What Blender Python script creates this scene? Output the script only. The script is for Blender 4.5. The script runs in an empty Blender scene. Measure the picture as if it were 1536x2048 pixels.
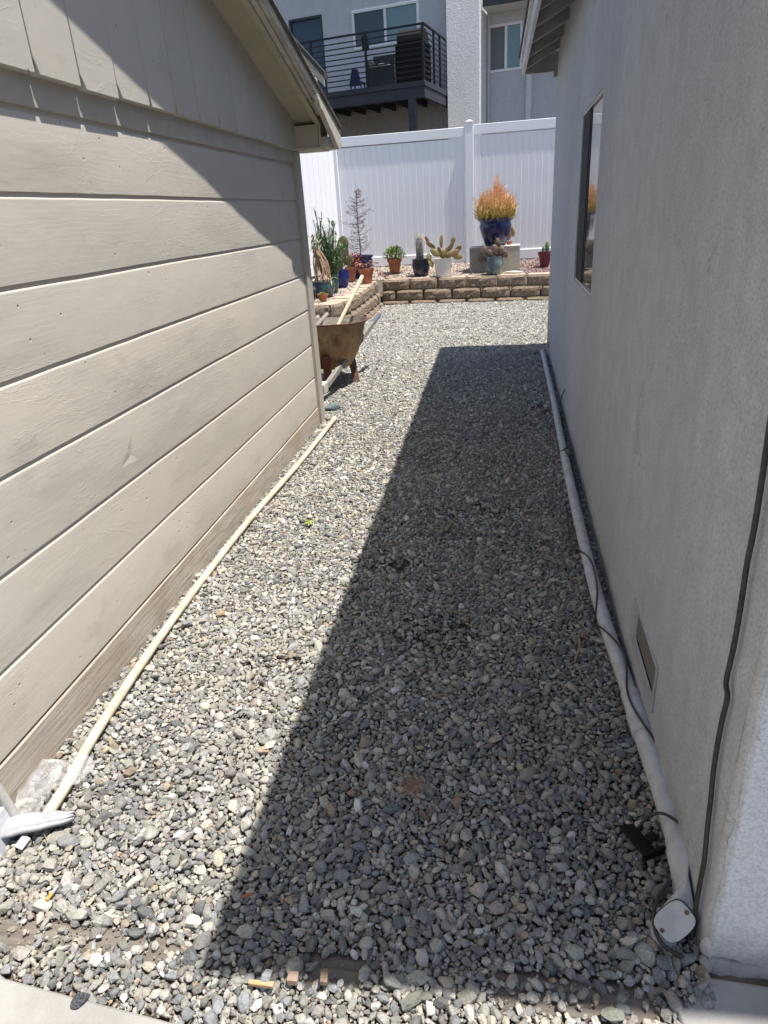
import bpy, bmesh, math, random
import numpy as np
from mathutils import Vector, Matrix, noise
random.seed(7); rng = np.random.default_rng(11)
sc = bpy.context.scene
C = sc.collection

# ------------------------------------------------------------------ camera
cd = bpy.data.cameras.new('camera'); cam = bpy.data.objects.new('camera', cd); C.objects.link(cam)
cd.sensor_fit = 'VERTICAL'; cd.sensor_height = 36; cd.lens = 23.38; cd.clip_start = 0.02; cd.clip_end = 400
Rm = Matrix(((0.98690, -0.00790, 0.16113), (0.15003, 0.41221, -0.89865), (-0.05932, 0.91106, 0.40797)))
Rm = Rm.to_quaternion().to_matrix()
cam.matrix_world = Matrix.Translation((0, 0, 1.35)) @ Rm.to_4x4()
sc.camera = cam
# ------------------------------------------------------------------ sky, sun, exposure
SUN_EL, SUN_ROT = math.radians(73.0), math.radians(100)
w = bpy.data.worlds.new('World'); sc.world = w; w.use_nodes = True
nt = w.node_tree; nt.nodes.clear()
sky = nt.nodes.new('ShaderNodeTexSky'); sky.sky_type = 'NISHITA'; sky.sun_disc = False
sky.sun_elevation = SUN_EL; sky.sun_rotation = SUN_ROT
bg = nt.nodes.new('ShaderNodeBackground'); bg.inputs[1].default_value = 0.105
wo = nt.nodes.new('ShaderNodeOutputWorld')
nt.links.new(sky.outputs[0], bg.inputs[0]); nt.links.new(bg.outputs[0], wo.inputs[0])
sd = bpy.data.lights.new('sun', 'SUN'); sd.energy = 5.0; sd.angle = math.radians(0.53); sd.color = (1.0, 0.955, 0.89)
sun = bpy.data.objects.new('sun', sd); C.objects.link(sun)
L = Vector((math.cos(SUN_EL) * math.sin(SUN_ROT), math.cos(SUN_EL) * math.cos(SUN_ROT), math.sin(SUN_EL)))
sun.location = L * 30; sun.rotation_euler = L.to_track_quat('Z', 'Y').to_euler()
sc.view_settings.view_transform = 'Standard'; sc.view_settings.look = 'None'
sc.view_settings.exposure = 0.60; sc.view_settings.gamma = 1.0
sc.cycles.max_bounces = 8; sc.cycles.diffuse_bounces = 4; sc.cycles.glossy_bounces = 4; sc.cycles.transparent_max_bounces = 12

# ------------------------------------------------------------------ helpers
class G:
    """mesh collector"""
    def __init__(s): s.v = []; s.f = []
    def add(s, vs, fs):
        n = len(s.v); s.v += [tuple(p) for p in vs]; s.f += [tuple(i + n for i in f) for f in fs]
    def box(s, x0, y0, z0, x1, y1, z1, M=None):
        vs = [Vector((x, y, z)) for z in (z0, z1) for y in (y0, y1) for x in (x0, x1)]
        if M is not None: vs = [M @ p for p in vs]
        s.add(vs, [(0, 2, 3, 1), (4, 5, 7, 6), (0, 1, 5, 4), (2, 6, 7, 3), (0, 4, 6, 2), (1, 3, 7, 5)])
    def tube(s, pts, r, n=8, cap=True):
        pts = [Vector(p) for p in pts]; m = len(pts)
        rs = list(r) if isinstance(r, (list, tuple)) else [r] * m
        base = len(s.v); prev = None
        for i, p in enumerate(pts):
            t = (pts[min(i + 1, m - 1)] - pts[max(i - 1, 0)])
            if t.length < 1e-9: t = Vector((0, 0, 1))
            t.normalize()
            if prev is None:
                u = t.cross(Vector((0, 0, 1)))
                if u.length < .05: u = t.cross(Vector((1, 0, 0)))
            else: u = prev - t * prev.dot(t)
            u.normalize(); prev = u; v = t.cross(u)
            for k in range(n):
                a = 2 * math.pi * k / n
                s.v.append(tuple(p + (u * math.cos(a) + v * math.sin(a)) * rs[i]))
        for i in range(m - 1):
            for k in range(n):
                a = base + i * n + k; b = base + i * n + (k + 1) % n
                s.f.append((a, b, b + n, a + n))
        if cap:
            s.f.append(tuple(base + k for k in range(n))[::-1]); s.f.append(tuple(base + (m - 1) * n + k for k in range(n)))
    def lathe(s, prof, c=(0, 0, 0), n=32, wob=0):
        base = len(s.v); m = len(prof)
        for r, z in prof:
            for k in range(n):
                a = 2 * math.pi * k / n; rr = r * (1 + wob * math.sin(3 * a))
                s.v.append((c[0] + rr * math.cos(a), c[1] + rr * math.sin(a), c[2] + z))
        for i in range(m - 1):
            for k in range(n):
                a = base + i * n + k; b = base + i * n + (k + 1) % n
                s.f.append((a, b, b + n, a + n))
    def prism(s, poly, h, M):
        """poly in local xy, extruded 0..h along local z, placed by M"""
        n = len(poly)
        vs = [M @ Vector((x, y, 0)) for x, y in poly] + [M @ Vector((x, y, h)) for x, y in poly]
        s.add(vs, [tuple(range(n))[::-1], tuple(range(n, 2 * n))] + [(i, (i + 1) % n, n + (i + 1) % n, n + i) for i in range(n)])
    def ell(s, M, nu=8, nv=6, jit=0):
        base = len(s.v)
        for i in range(nv + 1):
            th = math.pi * i / nv
            for k in range(nu):
                a = 2 * math.pi * k / nu; j = 1 + random.uniform(-jit, jit)
                s.v.append(tuple(M @ Vector((math.sin(th) * math.cos(a) * j, math.sin(th) * math.sin(a) * j, math.cos(th)))))
        for i in range(nv):
            for k in range(nu):
                a = base + i * nu + k; b = base + i * nu + (k + 1) % nu
                s.f.append((a, b, b + nu, a + nu))
    def mk(s, name, m, parent=None, smooth=False, bevel=0, loc=None):
        me = bpy.data.meshes.new(name); me.from_pydata(s.v, [], s.f); me.validate(); me.update()
        bm = bmesh.new(); bm.from_mesh(me)
        bmesh.ops.recalc_face_normals(bm, faces=bm.faces)
        bm.to_mesh(me); bm.free()
        if smooth: me.polygons.foreach_set('use_smooth', [True] * len(me.polygons))
        me.materials.append(m)
        o = bpy.data.objects.new(name, me); C.objects.link(o)
        if parent: o.parent = parent
        if loc: o.location = loc
        if bevel:
            b = o.modifiers.new('b', 'BEVEL'); b.width = bevel; b.segments = 2; b.limit_method = 'ANGLE'; b.angle_limit = math.radians(35)
        if smooth == 'angle' or bevel:
            me.polygons.foreach_set('use_smooth', [True] * len(me.polygons)); me.set_sharp_from_angle(angle=math.radians(40))
        return o

def thing(name, label, cat, loc=(0, 0, 0), group=None, rot=None):
    o = bpy.data.objects.new(name, None); C.objects.link(o); o.location = loc
    if rot: o.rotation_euler = rot
    o['label'] = label; o['category'] = cat
    if group: o['group'] = group
    return o
def tag(o, label, cat, group=None):
    o['label'] = label; o['category'] = cat
    if group: o['group'] = group
    return o
def struct(o, kind='structure', label=None, cat=None):
    o['kind'] = kind
    if label: o['label'] = label
    if cat: o['category'] = cat
    return o

class N:
    """node material builder"""
    def __init__(s, name, rough=.6, spec=.4, metal=0):
        s.m = bpy.data.materials.new(name); s.m.use_nodes = True; s.t = s.m.node_tree; s.n = s.t.nodes
        s.b = s.n['Principled BSDF']; s.b.inputs['Roughness'].default_value = rough
        s.b.inputs['Metallic'].default_value = metal; s.b.inputs['Specular IOR Level'].default_value = spec
        s.tc = s.n.new('ShaderNodeTexCoord'); s.h = None
    def link(s, a, b): s.t.links.new(a, b)
    def co(s, scale=(1, 1, 1), src='Object', loc=(0, 0, 0)):
        mp = s.n.new('ShaderNodeMapping'); mp.inputs['Scale'].default_value = scale; mp.inputs['Location'].default_value = loc
        s.link(s.tc.outputs[src], mp.inputs[0]); return mp.outputs[0]
    def noise(s, sc_, det=4, rough=.55, stretch=(1, 1, 1), dist=0, loc=(0, 0, 0)):
        t = s.n.new('ShaderNodeTexNoise'); t.inputs['Scale'].default_value = sc_; t.inputs['Detail'].default_value = det
        t.inputs['Roughness'].default_value = rough; t.inputs['Distortion'].default_value = dist
        s.link(s.co(stretch, loc=loc), t.inputs['Vector']); return t.outputs['Fac']
    def vor(s, sc_, stretch=(1, 1, 1), feat='F1', out='Distance', rnd=1):
        t = s.n.new('ShaderNodeTexVoronoi'); t.feature = feat; t.inputs['Scale'].default_value = sc_; t.inputs['Randomness'].default_value = rnd
        s.link(s.co(stretch), t.inputs['Vector']); return t.outputs[out]
    def ramp(s, fac, stops):
        r = s.n.new('ShaderNodeValToRGB'); e = r.color_ramp.elements
        while len(e) < len(stops): e.new(.5)
        for i, (p, c) in enumerate(stops):
            e[i].position = p; e[i].color = (c, c, c, 1) if isinstance(c, (int, float)) else (*c, 1)
        s.link(fac, r.inputs[0]); return r.outputs[0]
    def mix(s, fac, a, b, mode='MIX'):
        m = s.n.new('ShaderNodeMix'); m.data_type = 'RGBA'; m.blend_type = mode
        for ix, v in ((0, fac), (6, a), (7, b)):
            sock = m.inputs[ix]
            if isinstance(v, (int, float)): sock.default_value = v if ix == 0 else (v, v, v, 1)
            elif isinstance(v, tuple): sock.default_value = (*v, 1)
            else: s.link(v, sock)
        return m.outputs[2]
    def math(s, op, a, b=0.0, c=0.0):
        m = s.n.new('ShaderNodeMath'); m.operation = op
        for sock, v in zip(m.inputs, (a, b, c)):
            if isinstance(v, (int, float)): sock.default_value = v
            else: s.link(v, sock)
        return m.outputs[0]
    def bump(s, h, dist=.002, strength=1.0):
        b = s.n.new('ShaderNodeBump'); b.inputs['Distance'].default_value = dist; b.inputs['Strength'].default_value = strength
        s.link(h, b.inputs['Height'])
        if s.h is not None: s.link(s.h, b.inputs['Normal'])
        s.h = b.outputs[0]; s.link(s.h, s.b.inputs['Normal'])
    def col(s, c):
        if isinstance(c, tuple): s.b.inputs['Base Color'].default_value = (*c, 1)
        else: s.link(c, s.b.inputs['Base Color'])
        return s
    def rough(s, r): s.link(r, s.b.inputs['Roughness'])

def simple(name, c, c2=None, sc_=8, rough=.6, spec=.4, metal=0, bump=0, bsc=60, stretch=(1, 1, 1), lo=.35, hi=.65, det=5):
    m = N(name, rough, spec, metal)
    if c2 is None: c2 = tuple(x * .82 for x in c)
    m.col(m.ramp(m.noise(sc_, det, stretch=stretch), [(lo, c2), (hi, c)]))
    if bump: m.bump(m.noise(bsc, 4, stretch=stretch), bump)
    return m.m

# ------------------------------------------------------------------ materials
def siding_material(name, vertical=False, base=(.55, .506, .438)):
    m = N(name, .62, .3)
    st = (1, 1, .16) if vertical else (1, .16, 1)
    fine = m.noise(42, 5, .6, stretch=st, dist=.6)
    # cathedral grain in patches
    wv = m.n.new('ShaderNodeTexWave'); wv.wave_type = 'BANDS'; wv.bands_direction = 'Y' if vertical else 'Z'; wv.wave_profile = 'SAW'
    wv.inputs['Scale'].default_value = 21; wv.inputs['Distortion'].default_value = 13; wv.inputs['Detail'].default_value = 2.2
    wv.inputs['Detail Scale'].default_value = .55; wv.inputs['Detail Roughness'].default_value = .45
    m.link(m.co((1, 1, .3) if vertical else (1, .3, 1)), wv.inputs['Vector'])
    patch = m.ramp(m.noise(2.4, 3, stretch=(1, .5, 1.7), loc=(3, 1, 5)), [(.45, 0.0), (.62, 1.0)])
    grain = m.math('MULTIPLY', wv.outputs['Fac'], patch)
    # ridged flakes and cracks in the paint
    crack = m.noise(5.5, 5, .6, stretch=(1, .45, 1.2), dist=1.2, loc=(7, 2, 1))
    ridge = m.ramp(m.math('ABSOLUTE', m.math('SUBTRACT', crack, .5)), [(0.0, 1.0), (.012, 0.0)])
    rmask = m.ramp(m.noise(3.1, 2, loc=(1, 9, 4)), [(.50, 0.0), (.58, 1.0)])
    ridge = m.math('MULTIPLY', ridge, rmask)
    dents = m.ramp(m.vor(17), [(.035, 0.0), (.085, 1.0)])
    dmask = m.ramp(m.noise(6, 2, loc=(5, 5, 5)), [(.5, 1.0), (.56, 0.0)])
    dents = m.math('MAXIMUM', dents, dmask)
    lump = m.noise(7, 3, .5, stretch=(1, .6, 1))
    c = m.mix(m.ramp(m.noise(3.0, 4), [(.35, 0.0), (.7, 1.0)]), base, (base[0] * .95, base[1] * .955, base[2] * .975))
    # per board tint
    sx = m.n.new('ShaderNodeSeparateXYZ'); m.link(m.tc.outputs['Object'], sx.inputs[0])
    cell = m.math('FLOOR', m.math('DIVIDE', m.math('ADD', sx.outputs['Y' if vertical else 'Z'], 0.092), 0.2223))
    wn = m.n.new('ShaderNodeTexWhiteNoise'); wn.noise_dimensions = '1D'; m.link(cell, wn.inputs['W'])
    c = m.mix(m.math('MULTIPLY', wn.outputs['Value'], .55), c, (base[0] * .86, base[1] * .87, base[2] * .89))
    smudge = m.ramp(m.noise(4.2, 5, .65, stretch=(1, .8, 1.3), loc=(2.1, 0.3, 8)), [(.60, 0.0), (.78, .38)])
    c = m.mix(smudge, c, (.21, .20, .185))
    dirt = m.ramp(m.noise(60, 3), [(.66, 0.0), (.74, .35)])
    c = m.mix(m.math('MULTIPLY', dirt, m.ramp(m.noise(2.2, 2, loc=(0, 4, 0)), [(.5, 0.0), (.62, 1.0)])), c, (.2, .19, .17))
    # splash-back staining near the ground
    low = m.n.new('ShaderNodeMapRange'); low.inputs[1].default_value = .34; low.inputs[2].default_value = 0.0
    m.link(sx.outputs['Z'], low.inputs[0])
    lowf = m.math('MULTIPLY', m.math('POWER', low.outputs[0], 2.0), m.ramp(m.noise(9, 4, stretch=(1, .6, 1)), [(.3, .1), (.7, .75)]))
    if not vertical: c = m.mix(lowf, c, (.27, .22, .165))
    c = m.mix(m.math('MULTIPLY', m.math('SUBTRACT', 1.0, dents), .45), c, (.16, .145, .12))
    m.col(c)
    m.bump(lump, .004, .7); m.bump(grain, .0008, 1); m.bump(fine, .0007, .6); m.bump(ridge, .0006, .6); m.bump(dents, .0025, 1)
    if not vertical:   # one gouge knocked out of a board
        wob = m.n.new('ShaderNodeTexNoise'); wob.inputs['Scale'].default_value = 30
        add = m.n.new('ShaderNodeVectorMath'); add.operation = 'MULTIPLY_ADD'; add.inputs[1].default_value = (0, .010, .010)
        m.link(wob.outputs['Color'], add.inputs[0]); m.link(m.tc.outputs['Object'], add.inputs[2])
        tri = [(2.043, .697), (2.058, .610), (1.950, .622)]; ds = []
        cy, cz = sum(t[0] for t in tri) / 3, sum(t[1] for t in tri) / 3
        for i in range(3):
            (y0, z0), (y1, z1) = tri[i], tri[(i + 1) % 3]; ny_, nz_ = (z1 - z0), -(y1 - y0); l = math.hypot(ny_, nz_); ny_, nz_ = ny_ / l, nz_ / l
            if (cy - y0) * ny_ + (cz - z0) * nz_ > 0: ny_, nz_ = -ny_, -nz_
            dt = m.n.new('ShaderNodeVectorMath'); dt.operation = 'DOT_PRODUCT'; dt.inputs[1].default_value = (0, ny_, nz_)
            m.link(add.outputs[0], dt.inputs[0]); ds.append(m.math('SUBTRACT', dt.outputs['Value'], (y0 + .005) * ny_ + (z0 + .005) * nz_))
        dd = m.math('MAXIMUM', ds[0], m.math('MAXIMUM', ds[1], ds[2]))
        m.bump(m.ramp(m.math('ADD', m.math('MULTIPLY', dd, 30.0), 1.0), [(.1, 0.0), (1.0, 1.0)]), .004, 1)
    return m.m
M_siding = siding_material('painted_board_siding')
M_vert = siding_material('painted_vertical_boards', True)
M_trim = simple('painted_trim', (.46, .42, .36), (.40, .365, .31), 9, .6, bump=.0012, bsc=70)
M_cream = simple('cream_trim', (.56, .53, .44), (.44, .40, .31), 14, .6, bump=.0012, bsc=60, stretch=(1, .3, 1))
M_soffit = simple('soffit_plywood', (.50, .44, .33), (.43, .38, .28), 6, .7, bump=.001, bsc=30, stretch=(1, .3, 1))
def skirt_m():
    m = N('weathered_skirt_board', .8, .2)
    g = m.noise(95, 5, .65, stretch=(1, .06, 1), dist=.3)
    c = m.ramp(g, [(.3, (.27, .24, .20)), (.48, (.43, .39, .33)), (.72, (.50, .46, .39))])
    c = m.mix(m.ramp(m.noise(4, 3), [(.4, 0.0), (.65, .6)]), c, (.34, .27, .2))
    m.col(c); m.bump(g, .0025, 1); return m.m
M_skirt = skirt_m()
def stucco(name, base, dark, streak=.5, pits=True, bs=1.0, speck=.5):
    m = N(name, .85, .2)
    st = m.noise(12.0, 6, .70, stretch=(1, 1, .75)); st2 = m.noise(1.3, 4, .55, stretch=(1, 1, .35), loc=(4, 4, 4))
    c = m.mix(m.math('MULTIPLY', m.ramp(st, [(.36, 1.0), (.66, 0.0)]), streak), base, dark)
    c = m.mix(m.math('MULTIPLY', m.ramp(st2, [(.4, 1.0), (.62, 0.0)]), streak * .5), c, tuple(x * .86 for x in dark))
    if pits:
        v = m.ramp(m.vor(75), [(.04, 1.0), (.12, 0.0)]); pm = m.ramp(m.noise(9, 4, .6), [(.52, 0.0), (.60, 1.0)])
        pv = m.math('MULTIPLY', v, pm); c = m.mix(m.math('MULTIPLY', pv, speck * 1.3), c, tuple(x * .25 for x in dark))
        m.bump(m.math('SUBTRACT', 1.0, pv), .003, 1)
    fleck = m.ramp(m.noise(150, 3, .7), [(.38, 1.0), (.54, 0.0)])
    c = m.mix(m.math('MULTIPLY', fleck, .38), c, tuple(x * .5 for x in dark))
    sxx = m.n.new('ShaderNodeSeparateXYZ'); m.link(m.tc.outputs['Object'], sxx.inputs[0])
    spl = m.math('SUBTRACT', m.math('MULTIPLY', m.noise(14, 5, .65), .30), sxx.outputs['Z'])
    c = m.mix(m.ramp(spl, [(.03, 0.0), (.16, .55)]), c, (.24, .215, .18))
    crk = m.ramp(m.math('ABSOLUTE', m.math('SUBTRACT', m.noise(1.7, 4, .6, dist=.8, loc=(3, 8, 2)), .5)), [(0.0, 1.0), (.0022, 0.0)])
    c = m.mix(m.math('MULTIPLY', crk, m.ramp(m.noise(1.1, 2, loc=(9, 1, 1)), [(.5, 0.0), (.56, .5)])), c, (.20, .19, .18))
    m.col(c)
    m.bump(m.noise(2.2, 3), .008, .5); m.bump(m.noise(130, 4, .6), .0022 * bs, 1); m.bump(m.noise(34, 3), .003 * bs, .8)
    return m.m
M_stucco = stucco('grey_stucco', (.60, .615, .63), (.43, .44, .46), .65, speck=.7)
M_white_st = stucco('white_rough_stucco', (.74, .76, .79), (.58, .60, .63), .4, bs=2.6, speck=.25)
M_far_st = stucco('pale_grey_stucco', (.62, .63, .65), (.52, .53, .55), .6, pits=False, bs=3)
M_far_col = stucco('white_dash_stucco', (.88, .88, .88), (.72, .72, .74), .6, pits=False, bs=7)
M_far_dk = stucco('shaded_lower_stucco', (.40, .40, .40), (.30, .30, .31), .7, pits=False, bs=3)  # darker copy of the pale stucco, shade below the balcony painted in
M_vinyl = simple('white_vinyl', (.88, .885, .90), (.85, .855, .88), 3, .35, .5, bump=.0003, bsc=9)
M_whitewin = simple('white_window_frame', (.80, .80, .80), (.74, .74, .75), 6, .4)
M_railing = simple('black_metal_railing', (.012, .013, .016), (.017, .017, .02), 9, .45)
M_deck = simple('charcoal_painted_wood', (.050, .054, .066), (.038, .042, .05), 5, .6, bump=.001, bsc=20)
M_deckdark = simple('dark_underdeck', (.03, .03, .033), (.02, .02, .022), 5, .8)
M_bluedoor = simple('slate_blue_door', (.05, .085, .13), (.04, .07, .11), 3, .4)
M_roofsh = simple('asphalt_shingle', (.17, .15, .135), (.09, .08, .075), 60, .9, bump=.003, bsc=80, stretch=(1, 1, 1))
M_metaledge = simple('painted_drip_edge', (.58, .54, .46), (.40, .37, .31), 25, .45, metal=.0, stretch=(1, .2, 1))
M_fascia = simple('white_fascia_paint', (.66, .67, .71), (.52, .52, .55), 14, .6, bump=.0015, bsc=40, stretch=(1, .2, 1))
M_rafter = simple('grey_painted_rafters', (.36, .355, .34), (.27, .265, .25), 9, .7, bump=.002, bsc=40)
M_conduit = simple('grey_painted_conduit', (.58, .58, .585), (.44, .435, .43), 22, .55, bump=.0006, bsc=140, lo=.3, hi=.6)
M_cable = simple('black_cable', (.022, .021, .02), (.05, .048, .045), 90, .55, bump=.0008, bsc=200, lo=.45, hi=.75)
M_pvc = simple('cream_plastic_pipe', (.62, .56, .42), (.48, .40, .27), 12, .45, bump=.0003, bsc=90, lo=.3, hi=.55)
M_alu = simple('dull_aluminium', (.60, .59, .56), (.48, .46, .42), 30, .38, metal=.85)
M_galv = simple('galvanised_sheet', (.55, .56, .60), (.42, .43, .47), 20, .5, metal=.35)
M_conc = N('smooth_concrete', .85, .2)
_c = M_conc.ramp(M_conc.noise(9, 6, .6), [(.3, (.27, .26, .245)), (.7, (.36, .35, .335))])
M_conc.col(_c); M_conc.bump(M_conc.noise(150, 4, .65), .002); M_conc = M_conc.m
M_cinder = simple('beige_concrete_block', (.47, .44, .36), (.36, .33, .27), 40, .9, bump=.003, bsc=160)
M_cinder2 = simple('shaded_concrete_block', (.27, .265, .25), (.20, .195, .185), 40, .9, bump=.003, bsc=160)  # darker copy of the block; the pot's shadow is put into its colour
M_cap = simple('pale_concrete_cap', (.66, .65, .57), (.56, .54, .46), 30, .85, bump=.002, bsc=120)
def block_m():
    m = N('split_face_block', .95, .1)
    s_ = m.noise(60, 5, .7)
    c = m.ramp(s_, [(.3, (.08, .06, .045)), (.46, (.24, .18, .13)), (.6, (.38, .30, .22)), (.74, (.60, .52, .42))])
    c = m.mix(m.ramp(m.noise(1.8, 2), [(.4, 0.0), (.6, .45)]), c, (.34, .26, .20))
    m.col(c); m.bump(m.noise(26, 5, .7), .03, 1); m.bump(s_, .01, 1); return m.m
M_block = block_m()
M_blocktop = simple('block_top_face', (.54, .43, .32), (.40, .30, .22), 14, .9, bump=.003, bsc=90)
def wood_m(name, a, b, sc_=60, st=(1, .08, 1), bump=.002):
    m = N(name, .8, .2); g = m.noise(sc_, 5, .6, stretch=st, dist=.4)
    m.col(m.ramp(g, [(.3, b), (.7, a)])); m.bump(g, bump, 1); return m.m
M_timber = wood_m('weathered_timber', (.25, .22, .19), (.11, .095, .08), 60, (.06, 1, 1), .006)
M_chip = wood_m('fresh_wood', (.56, .40, .23), (.40, .26, .13), 60, (.1, 1, 1))
M_handle = wood_m('pale_wood_handle', (.76, .68, .50), (.60, .50, .34), 40, (1, 1, .08), .0006)
M_redwood = wood_m('reddish_wood_riser', (.26, .10, .06), (.12, .05, .035), 60, (1, 1, .07), .003)
M_greywood = wood_m('grey_worn_wood', (.31, .295, .27), (.18, .165, .15), 50, (1, .1, .1), .003)
def tray_m():
    m = N('rusty_yellow_tray', .7, .3)
    c = m.ramp(m.noise(7, 6, .65, stretch=(1, 1, .45)), [(.36, (.18, .085, .04)), (.5, (.36, .22, .12)), (.62, (.46, .29, .14)), (.75, (.48, .36, .23))])
    c = m.mix(m.ramp(m.noise(26, 4), [(.52, 0.0), (.68, .55)]), c, (.17, .09, .05))
    m.col(c); m.bump(m.noise(40, 4), .002); return m.m
M_tray = tray_m()
M_tray_in = simple('cement_caked_tray', (.42, .39, .35), (.24, .18, .14), 16, .9, bump=.004, bsc=50)
M_rust = simple('rusty_steel', (.16, .09, .06), (.08, .045, .03), 30, .8, bump=.002, bsc=80)
M_rubber = simple('black_rubber', (.02, .02, .02), (.03, .03, .03), 30, .8)
M_bluegrip = simple('blue_grey_grip', (.07, .075, .10), (.16, .165, .19), 60, .6)
def glaze(name, a, b, sc_=7, st=(1, 1, .25), lo=.4, hi=.62):
    m = N(name, .24, .5); m.col(m.ramp(m.noise(sc_, 4, stretch=st), [(lo, b), (hi, a)]))
    m.b.inputs['Coat Weight'].default_value = .12; m.b.inputs['Coat Roughness'].default_value = .1
    m.bump(m.noise(14, 3), .003, .5); return m.m
M_navy = glaze('navy_glaze', (.008, .012, .085), (.006, .009, .055))
M_cobalt = glaze('cobalt_glaze', (.008, .018, .18), (.005, .010, .07))
M_dkblue = glaze('midnight_glaze', (.014, .018, .05), (.008, .01, .024))
M_teal = glaze('drip_teal_glaze', (.17, .23, .24), (.05, .085, .115), 9, (1, 1, .2))
M_green = glaze('green_glaze', (.03, .12, .09), (.015, .05, .055), 8)
M_bluegreen = glaze('blue_green_drip_glaze', (.05, .12, .12), (.02, .035, .08), 6)
M_whitepot = simple('white_ceramic', (.74, .74, .72), (.66, .66, .63), 6, .3)
M_redpot = simple('maroon_plastic', (.19, .03, .04), (.14, .02, .03), 6, .4)
M_terra = simple('terracotta', (.46, .17, .085), (.33, .11, .055), 10, .85, bump=.0008, bsc=90)
M_soil = simple('potting_soil', (.09, .065, .045), (.03, .022, .016), 60, .95, bump=.01, bsc=60)
def leafm(name, a, b, sc_=20, rough=.55):
    m = simple(name, a, b, sc_, rough, lo=.35, hi=.65); return m
M_jade = leafm('jade_leaf', (.26, .33, .075), (.10, .16, .035), 22)
M_euph = leafm('euphorbia_leaf', (.23, .31, .13), (.08, .14, .07), 14)
M_greyleaf = leafm('grey_green_stem', (.23, .30, .21), (.11, .16, .10), 16)
M_pad = leafm('olive_cactus_pad', (.24, .23, .08), (.36, .18, .08), 9)
M_padg = leafm('green_cactus_pad', (.10, .17, .05), (.17, .10, .07), 10)
M_padb = leafm('brown_cactus_pad', (.17, .11, .085), (.09, .07, .05), 30)
M_redleaf = leafm('red_succulent', (.42, .09, .045), (.23, .06, .03), 30)
M_pink = leafm('dried_pink_leaf', (.46, .27, .20), (.27, .12, .085), 30, .7)
M_tan = leafm('tan_dead_leaf', (.46, .32, .21), (.30, .19, .12), 20, .7)
M_twig = leafm('dry_twig', (.12, .085, .07), (.075, .05, .04), 30, .8)
M_dryleaf = leafm('dry_brown_leaf', (.24, .12, .085), (.14, .075, .055), 50, .8)
M_spine = leafm('white_spine', (.62, .58, .52), (.45, .42, .38), 60, .7)
M_yel = leafm('yellow_green_leaf', (.42, .45, .09), (.22, .28, .05), 30)
def fire_m():
    m = N('orange_fire_sticks', .6, .3)
    sx = m.n.new('ShaderNodeSeparateXYZ'); m.link(m.tc.outputs['Object'], sx.inputs[0])
    f = m.math('ADD', m.math('MULTIPLY', sx.outputs['Z'], .85), m.math('MULTIPLY', m.noise(14, 3), .55))
    m.col(m.ramp(f, [(.57, (.24, .24, .06)), (.70, (.58, .42, .13)), (.88, (.78, .42, .20))]))
    return m.m
M_fire = fire_m()
M_film = N('clear_plastic_film', .25, .6)
M_film.col((.70, .69, .70)); M_film.b.inputs['Alpha'].default_value = .30; M_film.bump(M_film.noise(60, 4, dist=1), .004)
M_film = M_film.m
M_foam = simple('white_foam_wrap', (.40, .40, .415), (.31, .31, .33), 20, .7, bump=.001, bsc=100)
M_wtube = simple('grey_white_enamel', (.55, .53, .50), (.45, .43, .40), 50, .45)
M_dark = simple('black_fittings', (.014, .014, .015), (.022, .021, .02), 40, .85, .2)
def glass(name, tint=(.02, .025, .03), rough=.03):
    m = N(name, rough, .9); m.col(m.mix(m.noise(1.2, 2), tint, tuple(x * 1.3 for x in tint)))
    m.bump(m.noise(2.0, 2), .002, .5); return m.m
M_glassR = glass('window_glass', (.05, .045, .04), .04)
M_glass_dk = glass('dark_window_glass', (.012, .016, .022), .10)
M_glass_bl = glass('blue_green_window_glass', (.12, .20, .22), .08)
M_screen = simple('insect_screen', (.035, .035, .038), (.05, .05, .055), 200, .9)
M_mesh = N('perforated_vent_mesh', .7, .3)
_v = M_mesh.ramp(M_mesh.vor(120, rnd=0.0), [(.30, (.02, .02, .02)), (.52, (.22, .21, .19))]); M_mesh.col(_v); M_mesh = M_mesh.m
def gravel_m(name, tint=(1, 1, 1), bs=1.0):
    m = N(name, .85, .25)
    at = m.n.new('ShaderNodeAttribute'); at.attribute_name = 'stone_col'
    sp = m.ramp(m.noise(220, 4, .7), [(.32, .66), (.5, 1.0), (.7, 1.22)])
    vein = m.ramp(m.math('ABSOLUTE', m.math('SUBTRACT', m.noise(38, 4, .6, dist=1), .5)), [(0.0, 1.18), (.05, 1.0)])
    c = m.mix(1.0, at.outputs['Color'], sp, 'MULTIPLY'); c = m.mix(1.0, c, vein, 'MULTIPLY')
    dust = m.ramp(m.noise(2.0, 4), [(.42, 0.0), (.68, .36)])
    c = m.mix(dust, c, (.36, .335, .29))
    m.col(c); m.bump(m.noise(150, 5, .65), .0030 * bs, 1); return m.m
M_gravel = gravel_m('mixed_grey_gravel')
M_dirt = simple('gravel_bed_dirt', (.15, .122, .095), (.06, .05, .04), 14, .95, bump=.01, bsc=60)
M_bed = gravel_m('fine_tan_gravel')

# ------------------------------------------------------------------ setting: ground
g = G(); g.box(-60, -60, -.3, 60, 60, -.045); struct(g.mk('ground', M_dirt))
def undul(x, y):
    return .010 * noise.noise(Vector((x * 1.3, y * 1.3, 3.1))) + .006 * noise.noise(Vector((x * 4, y * 4, 7.7)))
g = G(); nx, ny = 60, 150; X0, X1, Y0, Y1 = -3.2, 2.2, .35, 11.6
for j in range(ny + 1):
    for i in range(nx + 1):
        x = X0 + (X1 - X0) * i / nx; y = Y0 + (Y1 - Y0) * j / ny
        g.v.append((x, y, -.017 + undul(x, y)))
for j in range(ny):
    for i in range(nx):
        a = j * (nx + 1) + i; g.f.append((a, a + 1, a + nx + 2, a + nx + 1))
struct(g.mk('gravel_bed', M_dirt, smooth=True))

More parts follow.
